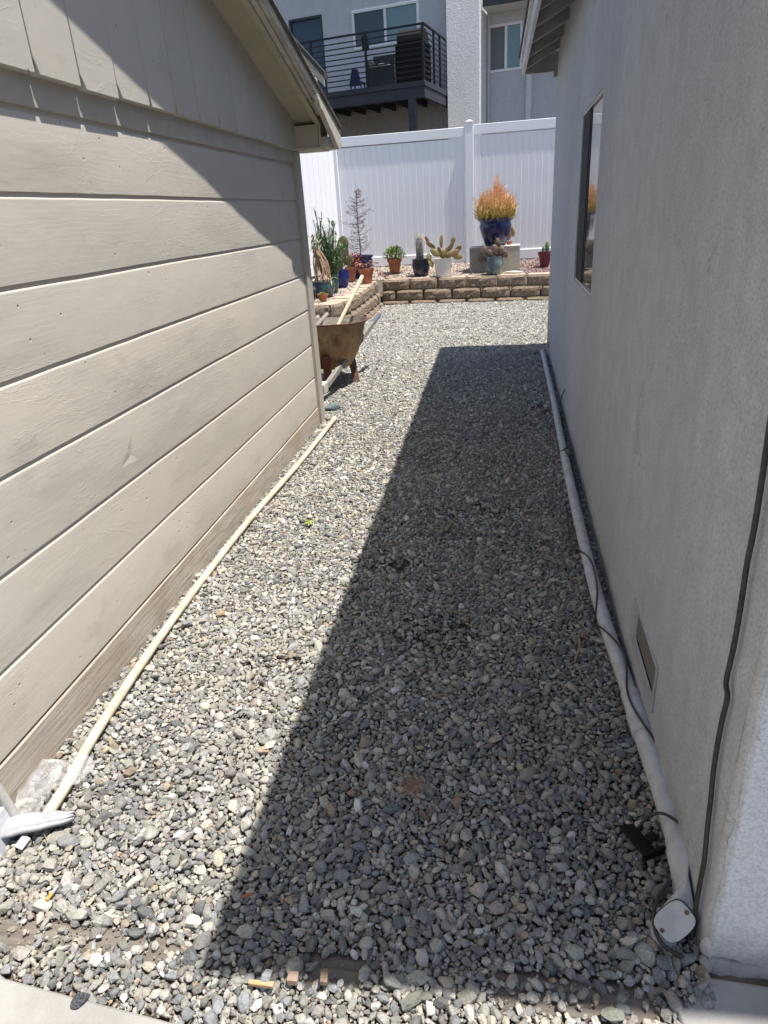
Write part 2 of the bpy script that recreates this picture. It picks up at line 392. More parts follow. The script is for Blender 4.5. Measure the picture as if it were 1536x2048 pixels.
# front concrete walk (its far edge runs slightly askew) and the pad by the corner of the white wall
g = G()
yl = lambda x: .697 - (x + .964) * .095
e = [(-3.0 + i * .1) for i in range(61)]
top = [(x, yl(x) + .004 * noise.noise(Vector((x * 9, 0, 0)))) for x in e]
poly = [(-3.0, -5), (3.0, -5)] + top[::-1]
M = Matrix.Translation((0, 0, -.12)); g.prism(poly, .128, M); struct(g.mk('sidewalk', M_conc, bevel=.006))
g = G(); pts = [(.335, .70), (.352, .745), (.335, .79), (.37, .83), (.395, .862), (1.8, .80), (1.8, .62), (.36, .60)]
g.prism(pts, .1, Matrix.Translation((0, 0, -.10))); struct(g.mk('concrete_pavement', M_conc, bevel=.006))

# ------------------------------------------------------------------ gravel stones
def pack(size, rmin, rmax, mean, n_try, seed, tight=.9):
    r_ = np.random.default_rng(seed)
    rad = np.clip(mean * np.exp(r_.normal(0, .46, n_try)), rmin, rmax); rad = np.sort(rad)[::-1]
    cell = rmax * 2; nc = int(size / cell); cell = size / nc
    grid = {}; P = []
    for r in rad:
        for _ in range(7):
            x, y = r_.random() * size, r_.random() * size
            ci, cj = int(x / cell) % nc, int(y / cell) % nc; ok = True
            for di in (-1, 0, 1):
                for dj in (-1, 0, 1):
                    for (px, py, pr) in grid.get(((ci + di) % nc, (cj + dj) % nc), ()):
                        dx = abs(px - x); dy = abs(py - y); dx = min(dx, size - dx); dy = min(dy, size - dy)
                        if dx * dx + dy * dy < ((r + pr) * tight) ** 2: ok = False; break
                    if not ok: break
                if not ok: break
            if ok:
                grid.setdefault((ci, cj), []).append((x, y, r)); P.append((x, y, r)); break
    return np.array(P)
def variants(sub, n, seed, soft):
    bm = bmesh.new(); bmesh.ops.create_icosphere(bm, subdivisions=sub, radius=1)
    d = np.array([v.co[:] for v in bm.verts]); f = np.array([[v.index for v in fc.verts] for fc in bm.faces]); bm.free()
    out = []; r_ = np.random.default_rng(seed)
    for k in range(n):
        nn = int(r_.integers(6, 12)); pn = r_.normal(size=(nn, 3)); pn /= np.linalg.norm(pn, axis=1)[:, None]
        pd = r_.uniform(.55, 1.0, nn)
        q = np.maximum(d @ pn.T, 1e-3) / pd
        rr = 1 / (np.sum(q ** soft, axis=1) ** (1 / soft)); rr = np.minimum(rr, 1.25)
        v = d * rr[:, None]
        v *= np.array([1.0, r_.uniform(.55, .95), r_.uniform(.42, .8)]) * r_.uniform(.95, 1.1)
        v[:, 0] /= np.max(np.abs(v[:, 0])) ; v[:, 0] *= r_.uniform(1.0, 1.5)
        out.append(v)
    return out, f
PAL = [((.335, .325, .298), 32), ((.45, .43, .38), 26), ((.27, .28, .285), 18), ((.36, .355, .31), 15), ((.21, .22, .225), 10),
       ((.50, .45, .36), 10), ((.56, .54, .49), 9), ((.40, .31, .22), 3), ((.44, .30, .19), .6), ((.62, .61, .59), 1.8), ((.34, .28, .26), 1.5)]
PALT = [((.42, .34, .27), 30), ((.50, .42, .34), 20), ((.30, .22, .18), 20), ((.56, .49, .42), 14), ((.36, .20, .16), 10), ((.60, .56, .50), 8)]
def hulls(n, seed, lo, hi, bevel=0):
    """angular broken stones: convex hulls of scattered points, with flat facets"""
    r_ = np.random.default_rng(seed); out = []
    while len(out) < n:
        m = int(r_.integers(lo, hi)); p = r_.normal(size=(m, 3)); p /= np.linalg.norm(p, axis=1)[:, None]
        for _ in range(12):      # spread the points a little
            d = p[:, None] - p[None]; q = np.sum(d * d, -1) + np.eye(m); p = p + .03 * np.sum(d / q[..., None] ** 1.5, 1); p /= np.linalg.norm(p, axis=1)[:, None]
        p = p * r_.uniform(.82, 1.1, (m, 1)) * np.array([r_.uniform(1.0, 1.55), r_.uniform(.72, 1.0), r_.uniform(.45, .85)])
        bm = bmesh.new(); [bm.verts.new(x) for x in p]
        res = bmesh.ops.convex_hull(bm, input=bm.verts); bmesh.ops.delete(bm, geom=[v for v in bm.verts if not v.link_faces], context='VERTS')
        bmesh.ops.dissolve_limit(bm, angle_limit=math.radians(9), verts=bm.verts, edges=bm.edges)
        if bevel: bmesh.ops.bevel(bm, geom=bm.edges[:], offset=bevel, segments=1, affect='EDGES', clamp_overlap=True)
        bmesh.ops.triangulate(bm, faces=bm.faces); bm.verts.index_update()
        out.append((np.array([v.co[:] for v in bm.verts]), np.array([[v.index for v in f.verts] for f in bm.faces]), False)); bm.free()
    return out
def rounds(sub, n, seed, soft):
    vs, f = variants(sub, n, seed, soft); return [(v, f, True) for v in vs]
def stone_mesh(name, P, shapes, mat, pal, seed, gain=1.0):
    """P rows: x, y, z, r ; one mesh of many stones"""
    r_ = np.random.default_rng(seed); n = len(P)
    cols = np.array([c for c, _ in pal]); wts = np.array([w_ for _, w_ in pal], float); wts /= wts.sum()
    kv = r_.integers(0, len(shapes), n); ci = r_.choice(len(cols), n, p=wts)
    col = cols[ci] * (gain * r_.uniform(.56, 1.36, n))[:, None] * r_.uniform(.97, 1.03, (n, 3))
    az = r_.uniform(0, 2 * np.pi, n); tx = r_.normal(0, .42, n); ty = r_.normal(0, .42, n)
    Ws, Fs, Cs, Ss, off = [], [], [], [], 0
    for k, (v, f, sm) in enumerate(shapes):
        i = np.where(kv == k)[0]
        if not len(i): continue
        x, y, z = v[None, :, 0], v[None, :, 1], v[None, :, 2]
        c1, s1 = np.cos(tx[i])[:, None], np.sin(tx[i])[:, None]; c2, s2 = np.cos(ty[i])[:, None], np.sin(ty[i])[:, None]; c3, s3 = np.cos(az[i])[:, None], np.sin(az[i])[:, None]
        y2 = y * c1 - z * s1; z2 = y * s1 + z * c1; x2 = x * c2 + z2 * s2; z3 = -x * s2 + z2 * c2
        W = np.stack([x2 * c3 - y2 * s3, x2 * s3 + y2 * c3, z3], -1) * P[i, 3][:, None, None] + P[i][:, None, :3]
        nv = len(v); F = (f[None] + (np.arange(len(i)) * nv)[:, None, None] + off).reshape(-1, 3)
        Ws.append(W.reshape(-1, 3)); Fs.append(F); Ss.append(np.full(len(F), sm)); off += nv * len(i)
        cc_ = np.ones((len(i), nv, 4), np.float32); cc_[..., :3] = col[i][:, None, :]; Cs.append(cc_.reshape(-1, 4))
    W = np.concatenate(Ws); F = np.concatenate(Fs); S_ = np.concatenate(Ss); Cc = np.concatenate(Cs)
    me = bpy.data.meshes.new(name)
    me.vertices.add(len(W)); me.vertices.foreach_set('co', W.astype(np.float32).ravel())
    me.loops.add(F.size); me.loops.foreach_set('vertex_index', F.astype(np.int32).ravel())
    me.polygons.add(len(F)); me.polygons.foreach_set('loop_start', np.arange(0, F.size, 3, dtype=np.int32))
    me.polygons.foreach_set('use_smooth', S_.astype(bool)); me.update(calc_edges=True)
    at_ = me.attributes.new('stone_col', 'FLOAT_COLOR', 'POINT'); at_.data.foreach_set('color', Cc.ravel())
    me.materials.append(mat)
    o = bpy.data.objects.new(name, me); C.objects.link(o); return o
TS = 1.25
tile = pack(TS, .0024, .0185, .0047, 26000, 5, .85)
tile2 = pack(TS, .0035, .011, .0062, 8500, 9)
def tilefill(tile, x0, x1, y0, y1, ox, oy):
    out = []
    for i in range(int(math.floor((x0 - ox) / TS)), int(math.ceil((x1 - ox) / TS)) + 1):
        for j in range(int(math.floor((y0 - oy) / TS)), int(math.ceil((y1 - oy) / TS)) + 1):
            k = (i * 7 + j * 3) % 4; p = tile.copy(); x, y = p[:, 0].copy(), p[:, 1].copy()
            if k & 1: x, y = y, TS - x
            if k & 2: x, y = TS - x, TS - y
            p[:, 0] = x + ox + i * TS; p[:, 1] = y + oy + j * TS; out.append(p)
    p = np.concatenate(out)
    return p[(p[:, 0] > x0) & (p[:, 0] < x1) & (p[:, 1] > y0) & (p[:, 1] < y1)]
def region(P):
    x, y = P[:, 0], P[:, 1]
    wall = .385 + .0207 * y                                     # right house face
    k = (x > -1.226) | (y > 4.62)
    k &= (x < wall + .02) | (y > 7.02) | (y < .9)
    k &= (y > .697 - (x + .964) * .095 + .004)
    k &= ~((x > .34) & (y < .80)) & ~((x > .41) & (y < .92))
    k &= (x > -.30 * y - .35) | (y < 4.6)
    k &= (x < .10 * y + .35)
    k &= (y < 11.08)
    # weathered timber edging shows bare in places
    tim = (np.abs(y - (.800 + .01 * x)) < .034) & (((x > .02) & (x < .30)) | (x < -.90) | ((x > -.36) & (x < -.25)))
    k &= ~(tim & (np.random.default_rng(3).random(len(x)) < .66))
    k &= ~((((x + .78) / .15) ** 2 + ((y - .80) / .035) ** 2 < 1) & (np.random.default_rng(4).random(len(x)) < .55))
    # scuffed places where fines show
    for cx, cy, rx, ry, pr in ((-.40, 2.44, .14, .07, .6), (-.20, 1.95, .15, .12, .35), (-.70, 1.75, .13, .07, .35), (-.15, 3.0, .25, .10, .3), (.34, 4.78, .07, .12, .8)):
        k &= ~((((x - cx) / rx) ** 2 + ((y - cy) / ry) ** 2 < 1) & (np.random.default_rng(int(cy * 100)).random(len(x)) < pr))
    return P[k]
def layer(tile, ox, oy, zoff, zr, seed, ymax):
    p = region(tilefill(tile, -3.0, 1.6, .5, ymax, ox, oy)); r_ = np.random.default_rng(seed)
    z = np.array([undul(a, b) for a, b in zip(p[:, 0], p[:, 1])]) + zoff + r_.uniform(0, zr, len(p)) + p[:, 2] * .18
    return np.column_stack([p[:, 0], p[:, 1], z, p[:, 2] * 1.08])
Ltop = layer(tile, .13, .07, -.006, .006, 1, 11.1); Lbot = layer(tile2, .6, .9, -.012, .004, 2, 3.6)
LL = np.concatenate([Ltop, Lbot])
SN = rounds(3, 12, 21, 20) + hulls(48, 41, 9, 17, .035); SM = rounds(2, 10, 22, 14) + hulls(40, 42, 9, 15, .035); SF = hulls(30, 43, 9, 14)
def jitter_extra():   # single larger stones on top
    r_ = np.random.default_rng(77); n = 420
    x = r_.uniform(-1.2, .42, n); y = .75 + (r_.random(n) ** 1.4) * 6; rr = r_.uniform(.011, .020, n)
    p = region(np.column_stack([x, y, rr])); return np.column_stack([p[:, 0], p[:, 1], p[:, 2] * .25 + .004, p[:, 2]])
EX = jitter_extra(); LL = np.concatenate([LL, EX])
near = LL[LL[:, 1] < 1.45]; mid = LL[(LL[:, 1] >= 1.45) & (LL[:, 1] < 4.6)]; far = LL[LL[:, 1] >= 4.6]; print('stones', len(near), len(mid), len(far))
pn_ = stone_mesh('gravel', near, SN, M_gravel, PAL, 31, .79)
pf_ = stone_mesh('gravel', mid, SM, M_gravel, PAL, 32, .82)
struct(pn_, 'stuff', 'loose mixed grey gravel stones in the near half of the alley', 'gravel')
struct(pf_, 'stuff', 'loose grey gravel in the middle of the alley', 'gravel')
pf_ = stone_mesh('gravel', far, SF, M_gravel, PAL, 33, .90)
struct(pf_, 'stuff', 'loose pale grey gravel stretching back to the block retaining wall', 'gravel')

# fines and grit between the stones, and bits of dry plant litter
r_ = np.random.default_rng(55); n = 30000
p = region(np.column_stack([r_.uniform(-1.3, .6, n), .6 + r_.random(n) ** 1.5 * 4.6, r_.uniform(.0012, .0032, n)]))
z = np.array([undul(a, b) for a, b in zip(p[:, 0], p[:, 1])]) + r_.uniform(-.008, .003, len(p))
struct(stone_mesh('grit', np.column_stack([p[:, 0], p[:, 1], z, p[:, 2]]), hulls(12, 46, 7, 10), M_gravel, PALT, 34, .55), 'stuff', 'fine tan grit and broken chips between the alley stones', 'grit')
g = G(); random.seed(90)
for i in range(230):
    x = random.uniform(-1.15, .40); y = .85 + random.random() ** 1.3 * 5.5; a = random.uniform(0, 6.28); l = random.uniform(.008, .035)
    if x > -.2 and random.random() < .3: x = random.uniform(.15, .36)
    z = undul(x, y) + .010; c = Vector((x, y, z)); d = Vector((math.cos(a), math.sin(a), random.uniform(-.15, .15))) * l
    g.tube([c, c + d * .5 + Vector((random.gauss(0, .002), random.gauss(0, .002), .002)), c + d], [.0007, .0009, .0005], 4, False)
    if i % 4 == 0: g.add([c + Vector((.02, 0, .002)), c + Vector((.026, .003, .004)), c + Vector((.033, 0, .002)), c + Vector((.026, -.003, .001))], [(0, 1, 2, 3)])
struct(g.mk('plant_litter', M_tan), 'stuff', 'scattered dry straws and leaf bits on the gravel', 'plant litter')

# ------------------------------------------------------------------ left shed
XS = -1.237
slope = lambda y: 1.874 + .296 * (4.557 - y) if y > .6 else 1.874 + .296 * (4.557 - .6) - .296 * (.6 - y)
shed = thing('shed', 'tan painted board-sided shed with gable end facing the alley on the left', 'shed', (XS, 1.0, 0))
def P(o): o.parent = shed; o.matrix_parent_inverse = Matrix.Translation((-XS, -1.0, 0)); return o
joints = [.130, .344, .566, .797, 1.018, 1.240, 1.462, 1.668]
ys = [-2.4 + i * .06 for i in range(int(6.94 / .06) + 1)] + [4.545]
g = G(); prof = [(-.010, .090)]
for j, zj in enumerate(joints):
    if j == 0: prof += [(-.010, .118), (-.012, .131), (0.0, .1315)]
    else: prof += [(0, zj - .0200, j), (-.0005, zj - .0172, j), (-.0028, zj - .0146, j), (-.0052, zj - .0122, j), (-.0052, zj - .0005, j), (0, zj, j)]
prof += [(-.0, 1.76)]
nP = len(prof)
for y in ys:
    for p in prof:
        j = p[2] if len(p) > 2 else 0
        wz = .0022 * noise.noise(Vector((j * 7.1, y * 1.6, 0))) + .0012 * noise.noise(Vector((j * 3.1, y * 7, 2)))
        wx = .0028 * noise.noise(Vector((j * 5.3, y * 1.1, 5)))
        g.v.append((XS + p[0] + wx, y, p[1] + (wz if j else 0)))
for i in range(len(ys) - 1):
    for k in range(nP - 1):
        a = i * nP + k; g.f.append((a, a + nP, a + nP + 1, a + 1))
P(g.mk('board_siding', M_siding, smooth='angle'))
g = G()
g.box(XS - .14, -2.4, -.05, XS - .014, 4.54, 1.755); g.prism([(-2.4, 1.755), (4.54, 1.755), (4.54, slope(4.54)), (.6, slope(.6) - .01), (-2.4, slope(-2.4))], .1, Matrix(((0, 0, 1, XS - .12), (1, 0, 0, 0), (0, 1, 0, 0), (0, 0, 0, 1))))
g.box(-5.5, 4.40, -.05, XS - .02, 4.54, 1.80)      # rear wall
P(g.mk('wall', M_trim))
g = G(); g.box(XS - .012, -2.4, -.04, XS + .004, 4.55, .121); P(g.mk('skirt_board', M_skirt, bevel=.003))
g = G(); g.box(XS - .005, -2.4, 1.668, XS + .006, 4.52, 1.80); P(g.mk('frieze_board', M_trim, bevel=.002))
# vertical gable boards with clipped lower corners
g = G(); y = 4.548; bw = .2185
while y > -2.4:
    y0 = y - bw + .0022; y1 = y - .0022; cl = .017 + random.uniform(-.004, .007); ch = .042 + random.uniform(-.008, .016)
    zb = 1.742 + random.uniform(-.004, .004); t = random.uniform(-.001, .0015)
    poly = [(y0 + cl, zb), (y1 - .003, zb), (y1, zb + .006), (y1, slope(y1) + .02), (y0, slope(y0) + .02), (y0, zb + ch)]
    g.prism(poly, .030, Matrix(((0, 0, 1, XS + .002 + t), (1, 0, 0, 0), (0, 1, 0, 0), (0, 0, 0, 1)))); y -= bw
P(g.mk('gable_boards', M_vert, bevel=.0022))
g = G(); g.box(XS - .02, -2.4, 1.77, XS + .0205, 4.54, 1.90); g.prism([(-2.4, 1.89), (4.54, 1.89), (.6, slope(.6))], .03, Matrix(((0, 0, 1, XS - .012), (1, 0, 0, 0), (0, 1, 0, 0), (0, 0, 0, 1)))); P(g.mk('gable_backing', M_vert))
g = G(); g.box(XS - .03, 4.500, -.03, XS + .020, 4.610, 1.735); P(g.mk('corner_trim', M_trim, bevel=.003))
g = G(); g.box(XS - .11, 4.612, -.03, XS + .016, 4.632, 1.735); P(g.mk('corner_trim', M_cream, bevel=.003))
# rake: soffit, barge board, mouldings, shingles. swept along y
def sweep(name, mat, sec, y0=-2.6, y1=4.7, bev=0, ends=None, xf=lambda y: 0.0):
    g = G(); yy = [y0 + (y1 - y0) * i / 60 for i in range(61)]
    for y in yy:
        for (x, z) in sec:
            wob = .002 * noise.noise(Vector((y * 2.2, x * 40, 1)))
            g.v.append((x + xf(y) * (1 if x > -1.0 else 0) + wob, y, slope(y) + z + wob))
    n = len(sec)
    for i in range(60):
        for k in range(n):
            a = i * n + k; b = i * n + (k + 1) % n; g.f.append((a, b, b + n, a + n))
    g.f.append(tuple(range(n))); g.f.append(tuple(60 * n + k for k in range(n))[::-1])
    return P(g.mk(name, mat, bevel=bev))
sweep('soffit', M_soffit, [(XS - .02, 0), (-1.072, 0), (-1.072, .018), (XS - .02, .018)], y1=4.62)
sweep('barge_board', M_soffit, [(-1.0715, -.030), (-1.040, -.030), (-1.040, .05), (-1.0715, .05)], y1=4.66, bev=.003)
sweep('moulding', M_cream, [(-1.0395, -.012), (-1.017, -.012), (-1.017, .045), (-1.0395, .045)], y1=4.42, bev=.003)
sweep('moulding', M_metaledge, [(-1.0165, .001), (-.996, .001), (-.996, .045), (-1.0165, .045)], y1=4.72, bev=.003)
fl = lambda y: float(np.interp(y, [1.9, 2.5, 3.4, 4.7], [-.030, -.045, -.018, -.005]))
sweep('drip_edge', M_metaledge, [(-.9955, .010), (-.974, .004), (-.971, .012), (-.971, .040), (-.9955, .040)], y1=4.76, bev=.001, xf=fl)
g = G()
for lay in range(5):     # stacked shingle edges, ragged
    yy = [-2.6 + i * .075 for i in range(99)]
    z0 = .040 + lay * .0055
    for i, y in enumerate(yy):
        if y > 4.80 - lay * .01: break
        dx = .008 * noise.noise(Vector((int(y / .3) * 3.3, lay * 5, 0))) - lay * .002
        xo = -.955 + fl(y) + dx; sl = slope(y)
        g.v += [(-1.25, y, sl + z0), (xo, y, sl + z0), (xo - .001, y, sl + z0 + .005), (-1.25, y, sl + z0 + .005)]
        if i: a = len(g.v) - 8; g.f += [(a, a + 1, a + 5, a + 4), (a + 1, a + 2, a + 6, a + 5), (a + 2, a + 3, a + 7, a + 6)]
        last = len(g.v) - 4
    g.f.append((last, last + 1, last + 2, last + 3))
P(g.mk('roof_shingles', M_roofsh))
g = G(); M = Matrix(((0, 0, 1, -5.5), (1, 0, 0, 0), (0, 1, 0, 0), (0, 0, 0, 1)))
g.prism([(4.74, slope(4.74) + .03), (.6, slope(.6) + .03), (-2.6, slope(-2.6) + .03), (-2.6, slope(-2.6) + .06), (.6, slope(.6) + .063), (4.74, slope(4.74) + .063)], 4.26, M)
P(g.mk('roof', M_roofsh))
# cornice return box at the foot of the rake
g = G(); g.box(XS + .001, 4.50, 1.752, -1.062, 4.73, 1.868); P(g.mk('cornice_return', M_soffit, bevel=.002))
g = G(); g.box(XS - .005, 4.498, 1.738, -1.050, 4.74, 1.751); P(g.mk('cornice_board', M_cream, bevel=.002))
g = G(); zz = slope
poly = [(4.20, zz(4.20) - .003), (4.20, zz(4.20) - .032), (4.24, zz(4.24) - .055), (4.28, zz(4.28) - .050), (4.66, 1.738), (4.76, 1.758), (4.74, zz(4.74) - .003)]
g.prism(poly, .030, Matrix(((0, 0, 1, -1.000), (1, 0, 0, 0), (0, 1, 0, 0), (0, 0, 0, 1)))); P(g.mk('barge_tail', M_cream, bevel=.003))
g = G(); g.box(-1.0455, 4.50, 1.742, -1.0015, 4.70, 1.80); P(g.mk('tail_packing', M_cream, bevel=.002))
# a run of beam end under the barge
g = G(); g.box(-1.0605, 4.505, 1.742, -1.046, 4.70, 1.86); P(g.mk('fascia_end', M_cream, bevel=.002))

# ------------------------------------------------------------------ right house
XW = lambda y: .3855 + .0207 * y           # wall face x at distance y
A = math.atan(.0207); HR = Matrix.Translation((XW(.9), .9, 0)) @ Matrix.Rotation(-A, 4, 'Z')   # local: x into house, y along wall
house = thing('stucco_house', 'grey stucco house wall with one window along the right of the alley', 'house', (XW(.9), .9, 0))
house.rotation_euler = (0, 0, -A); bpy.context.view_layer.update()
def H(g, name, mat, **k):
    return g.mk(name, mat, parent=house, **k)
WL = 6.12                                    # wall length in local y
wy0, wy1, wz0, wz1 = 2.56, 3.46, .925, 1.79  # window hole (local y)
def wallgrid(x, ya, yb, za, zb, g, dy=.06, dz=.06):
    n = max(1, round((yb - ya) / dy)); m = max(1, round((zb - za) / dz)); b = len(g.v)
    for j in range(m + 1):
        for i in range(n + 1):
            y = ya + (yb - ya) * i / n; z = za + (zb - za) * j / m
            g.v.append((x + .004 * noise.noise(Vector((y * 1.5, z * 1.5, 0))) , y, z))
    for j in range(m):
        for i in range(n):
            a = b + j * (n + 1) + i; g.f.append((a, a + 1, a + n + 2, a + n + 1))
g = G()
for (a, b, c_, d_) in ((0.012, wy0, -.05, 2.62), (wy1, WL, -.05, 2.62), (wy0, wy1, -.05, wz0), (wy0, wy1, wz1, 2.62)): wallgrid(0, a, b, c_, d_, g)
g.add([(0, wy0, wz0), (0, wy1, wz0), (0, wy1, wz1), (0, wy0, wz1), (.022, wy0, wz0 + .002), (.022, wy1, wz0 + .002), (.022, wy1, wz1), (.022, wy0, wz1)], [(0, 1, 5, 4), (1, 2, 6, 5), (2, 3, 7, 6), (3, 0, 4, 7)])
g.add([(0, WL, -.05), (4, WL, -.05), (4, WL, 2.62), (0, WL, 2.62)], [(0, 1, 2, 3)])
g.add([(.28, wy0 - .2, wz0 - .2), (.28, wy1 + .2, wz0 - .2), (.28, wy1 + .2, wz1 + .2), (.28, wy0 - .2, wz1 + .2)], [(0, 1, 2, 3)])
H(g, 'side_wall', M_stucco)
# white front wall, rough thick coat proud of the corner, broken lower edge
g = G(); n, m = 70, 110
for j in range(m + 1):
    z = .012 + 2.6 * j / m
    for i in range(n + 1):
        x = .010 + 1.9 * (i / n) ** 1.5
        jag = .005 * noise.noise(Vector((0, z * 30, 3))) + .004 * noise.noise(Vector((1, z * 90, 3))) if i == 0 else 0
        zj = z + (.012 * noise.noise(Vector((x * 14, 0, 0))) + .006 * noise.noise(Vector((x * 60, 0, 0))) if j == 0 else 0)
        g.v.append((x + jag, -.010 + .0025 * noise.noise(Vector((x * 20, z * 20, 0))) - (.001 if i else -.009), zj))
for j in range(m):
    for i in range(n): a = j * (n + 1) + i; g.f.append((a, a + 1, a + n + 2, a + n + 1))
H(g, 'front_wall', M_white_st, smooth=True)
g = G()
# rounded corner bead of the side coat
cor = [(.0, .014), (.001, .006), (.004, .002), (.009, -.001), (.022, -.001)]
for j in range(90):
    z = .03 + 2.58 * j / 89
    for (x, y) in cor: g.v.append((x + .0025 * noise.noise(Vector((z * 6, 0, 1))), y + .002 * noise.noise(Vector((z * 11, 1, 1))), z))
for j in range(89):
    for k in range(4): a = j * 5 + k; g.f.append((a, a + 1, a + 6, a + 5))
H(g, 'corner_coat', stucco('beige_corner_stucco', (.56, .56, .55), (.42, .42, .41), .5), smooth=True)
g = G()
for i in range(90):      # crumbling footing under the front coat
    x = .012 + i * .02
    for (y_, z_) in ((.03, -.06), (-.016, -.06), (-.022, -.012), (-.014, .006), (.03, .02)):
        g.v.append((x, y_ + .010 * noise.noise(Vector((x * 22, z_ * 60, 2))), z_ + .009 * noise.noise(Vector((x * 30, y_ * 60, 6)))))
    if i:
        for k in range(4): a = (i - 1) * 5 + k; g.f.append((a, a + 5, a + 6, a + 1))
H(g, 'footing', M_conc)
g = G(); g.box(-.006, .004, -.06, .022, .032, .005); g.ell(Matrix.Translation((.014, .0, .030)) @ Matrix.Diagonal((.017, .012, .030, 1)), 10, 8, .05)
H(g, 'corner_stub', simple('pale_chipped_plaster', (.55, .54, .53), (.42, .41, .40), 40, .8, bump=.002))
# eaves: they run straight along the alley although the wall drifts a little
bpy.context.view_layer.update()
def HW(g, name, mat, **k):
    o = g.mk(name, mat, **k); o.parent = house; o.matrix_parent_inverse = house.matrix_world.inverted(); return o
fx, EY0, EY1 = .228, .655, 7.13
g = G(); g.box(fx, EY0, 2.405, fx + .026, EY1, 2.535); HW(g, 'fascia', M_fascia, bevel=.003)
g = G(); g.box(fx - .020, EY0 - .02, 2.500, fx - .001, EY1 + .02, 2.545); HW(g, 'drip_edge', M_fascia, bevel=.002)
sl = .47
def roofpl(g, x0, x1, z, th, y0, y1):
    g.add([(x, y, z + (x - fx) * sl + t) for t in (0, th) for y in (y0, y1) for x in (x0, x1)], [(0, 2, 3, 1), (4, 5, 7, 6), (0, 1, 5, 4), (2, 6, 7, 3), (0, 4, 6, 2), (1, 3, 7, 5)])
g = G(); roofpl(g, fx + .028, .9, 2.487, .018, EY0, EY1 - .02); HW(g, 'roof_decking', M_rafter)
g = G(); roofpl(g, fx - .033, 4.5, 2.546, .02, EY0 - .03, EY1 + .03); HW(g, 'roof', M_roofsh)
yr = [1.0 + i * .5 for i in range(9)] + [5.40, 5.88, 6.40, 6.90]
for y in yr:
    g = G(); g.prism([(fx + .028, 2.412), (.58, 2.412 + .324 * sl), (.58, 2.484 + .324 * sl), (fx + .028, 2.484)], .038, Matrix(((1, 0, 0, 0), (0, 0, -1, y), (0, 1, 0, 0), (0, 0, 0, 1)))); HW(g, 'rafter_tail', M_rafter, bevel=.002)
g = G(); g.prism([(fx + .0265, 2.405), (.56, 2.405), (.56, 2.405 + .332 * sl), (fx + .0265, 2.52)], .022, Matrix(((1, 0, 0, 0), (0, 0, -1, EY1 - .03), (0, 1, 0, 0), (0, 0, 0, 1)))); HW(g, 'barge_board', M_rafter, bevel=.002)
g = G(); g.box(.50, 7.03, 2.36, .53, 7.12, 2.404); HW(g, 'bracket', M_rafter)
# window: frame, glass sash, screen
win = bpy.data.objects.new('window', None); C.objects.link(win); win.parent = house
def Wd(g, name, mat, **k): o = g.mk(name, mat, parent=win, **k); return o
g = G(); t = .013
g.box(.002, wy0 + .001, wz0 + .001, .020, wy1 - .001, wz0 + t); g.box(.002, wy0 + .001, wz1 - t, .020, wy1 - .001, wz1 - .001)
g.box(.002, wy0 + .001, wz0 + t, .020, wy0 + t * .7, wz1 - t); g.box(.009, wy1 - t * .4, wz0 + t, .020, wy1 - .001, wz1 - t)
Wd(g, 'frame', M_alu, bevel=.001)
g = G(); b = len(g.v)
for j in range(25):
    for i in range(13): g.v.append((.0125, wy0 + t + (3.118 - wy0 - t) * i / 12, wz0 + t + (wz1 - wz0 - 2 * t) * j / 24))
for j in range(24):
    for i in range(12): a = j * 13 + i; g.f.append((a, a + 1, a + 14, a + 13))
Wd(g, 'pane', M_glassR, smooth=True)
g = G(); g.box(.0055, 3.12, wz0 + t, .0115, wy1 - t * .4, wz1 - t); Wd(g, 'insect_screen', M_screen)
# foundation vents
def vent(y0, y1, z0, z1, big):
    v = bpy.data.objects.new('vent', None); C.objects.link(v); v.parent = house
    g = G(); b = .030 if big else .012
    g.box(-.004, y0, z0, -.0005, y1, z0 + b * 1.6); g.box(-.004, y0, z1 - b * .4, -.0005, y1, z1); g.box(-.004, y0, z0 + b * 1.6, -.0005, y0 + b * .5, z1 - b * .4); g.box(-.004, y1 - b * 2.4, z0 + b * 1.6, -.0005, y1, z1 - b * .4)
    g.mk('frame', M_galv, parent=v, bevel=.0008)
    g = G(); g.box(-.0025, y0 + b * .5, z0 + b * 1.6, -.0008, y1 - b * 2.4, z1 - b * .4); g.mk('mesh', M_mesh, parent=v)
    if big:
        g = G(); g.ell(Matrix.Translation((-.005, y1 - .03, z0 + .03)) @ Matrix.Diagonal((.003, .006, .006, 1))); g.mk('screw', M_alu, parent=v, smooth=True)
        g = G(); g.box(-.0034, y0 + .03, z0 + b * 1.6, -.0026, y1 - .09, z0 + b * 1.6 + .010); g.mk('gap_shade_strip', M_dark, parent=v)  # solid black strip painting the shade of an open gap
vent(.545, .885, .125, .270, True)
vent(6.0, 6.06 + .0, .03, .13, False) if False else vent(5.72, 6.02, .03, .135, False)

# ------------------------------------------------------------------ conduit along the right wall
def curve(pts, n=8):
    pts = [Vector(p) for p in pts]; out = []
    for i in range(len(pts) - 1):
        p0, p1, p2, p3 = pts[max(i - 1, 0)], pts[i], pts[i + 1], pts[min(i + 2, len(pts) - 1)]
        for k in range(n):
            t = k / n; out.append(.5 * ((2 * p1) + (-p0 + p2) * t + (2 * p0 - 5 * p1 + 4 * p2 - p3) * t * t + (-p0 + 3 * p1 - 3 * p2 + p3) * t ** 3))
    out.append(pts[-1]); return out
con = thing('conduit', 'grey painted metal conduit lying on gravel along the right house wall', 'conduit pipe', (.40, 1.05, .03))
def Cn(g, name, mat, **k): o = g.mk(name, mat, **k); o.parent = con; o.matrix_parent_inverse = Matrix.Translation((-.40, -1.05, -.03)); return o
cp = [(.412, 1.04, .052), (.411, 1.25, .047), (.405, 1.42, .043), (.398, 1.62, .042)]
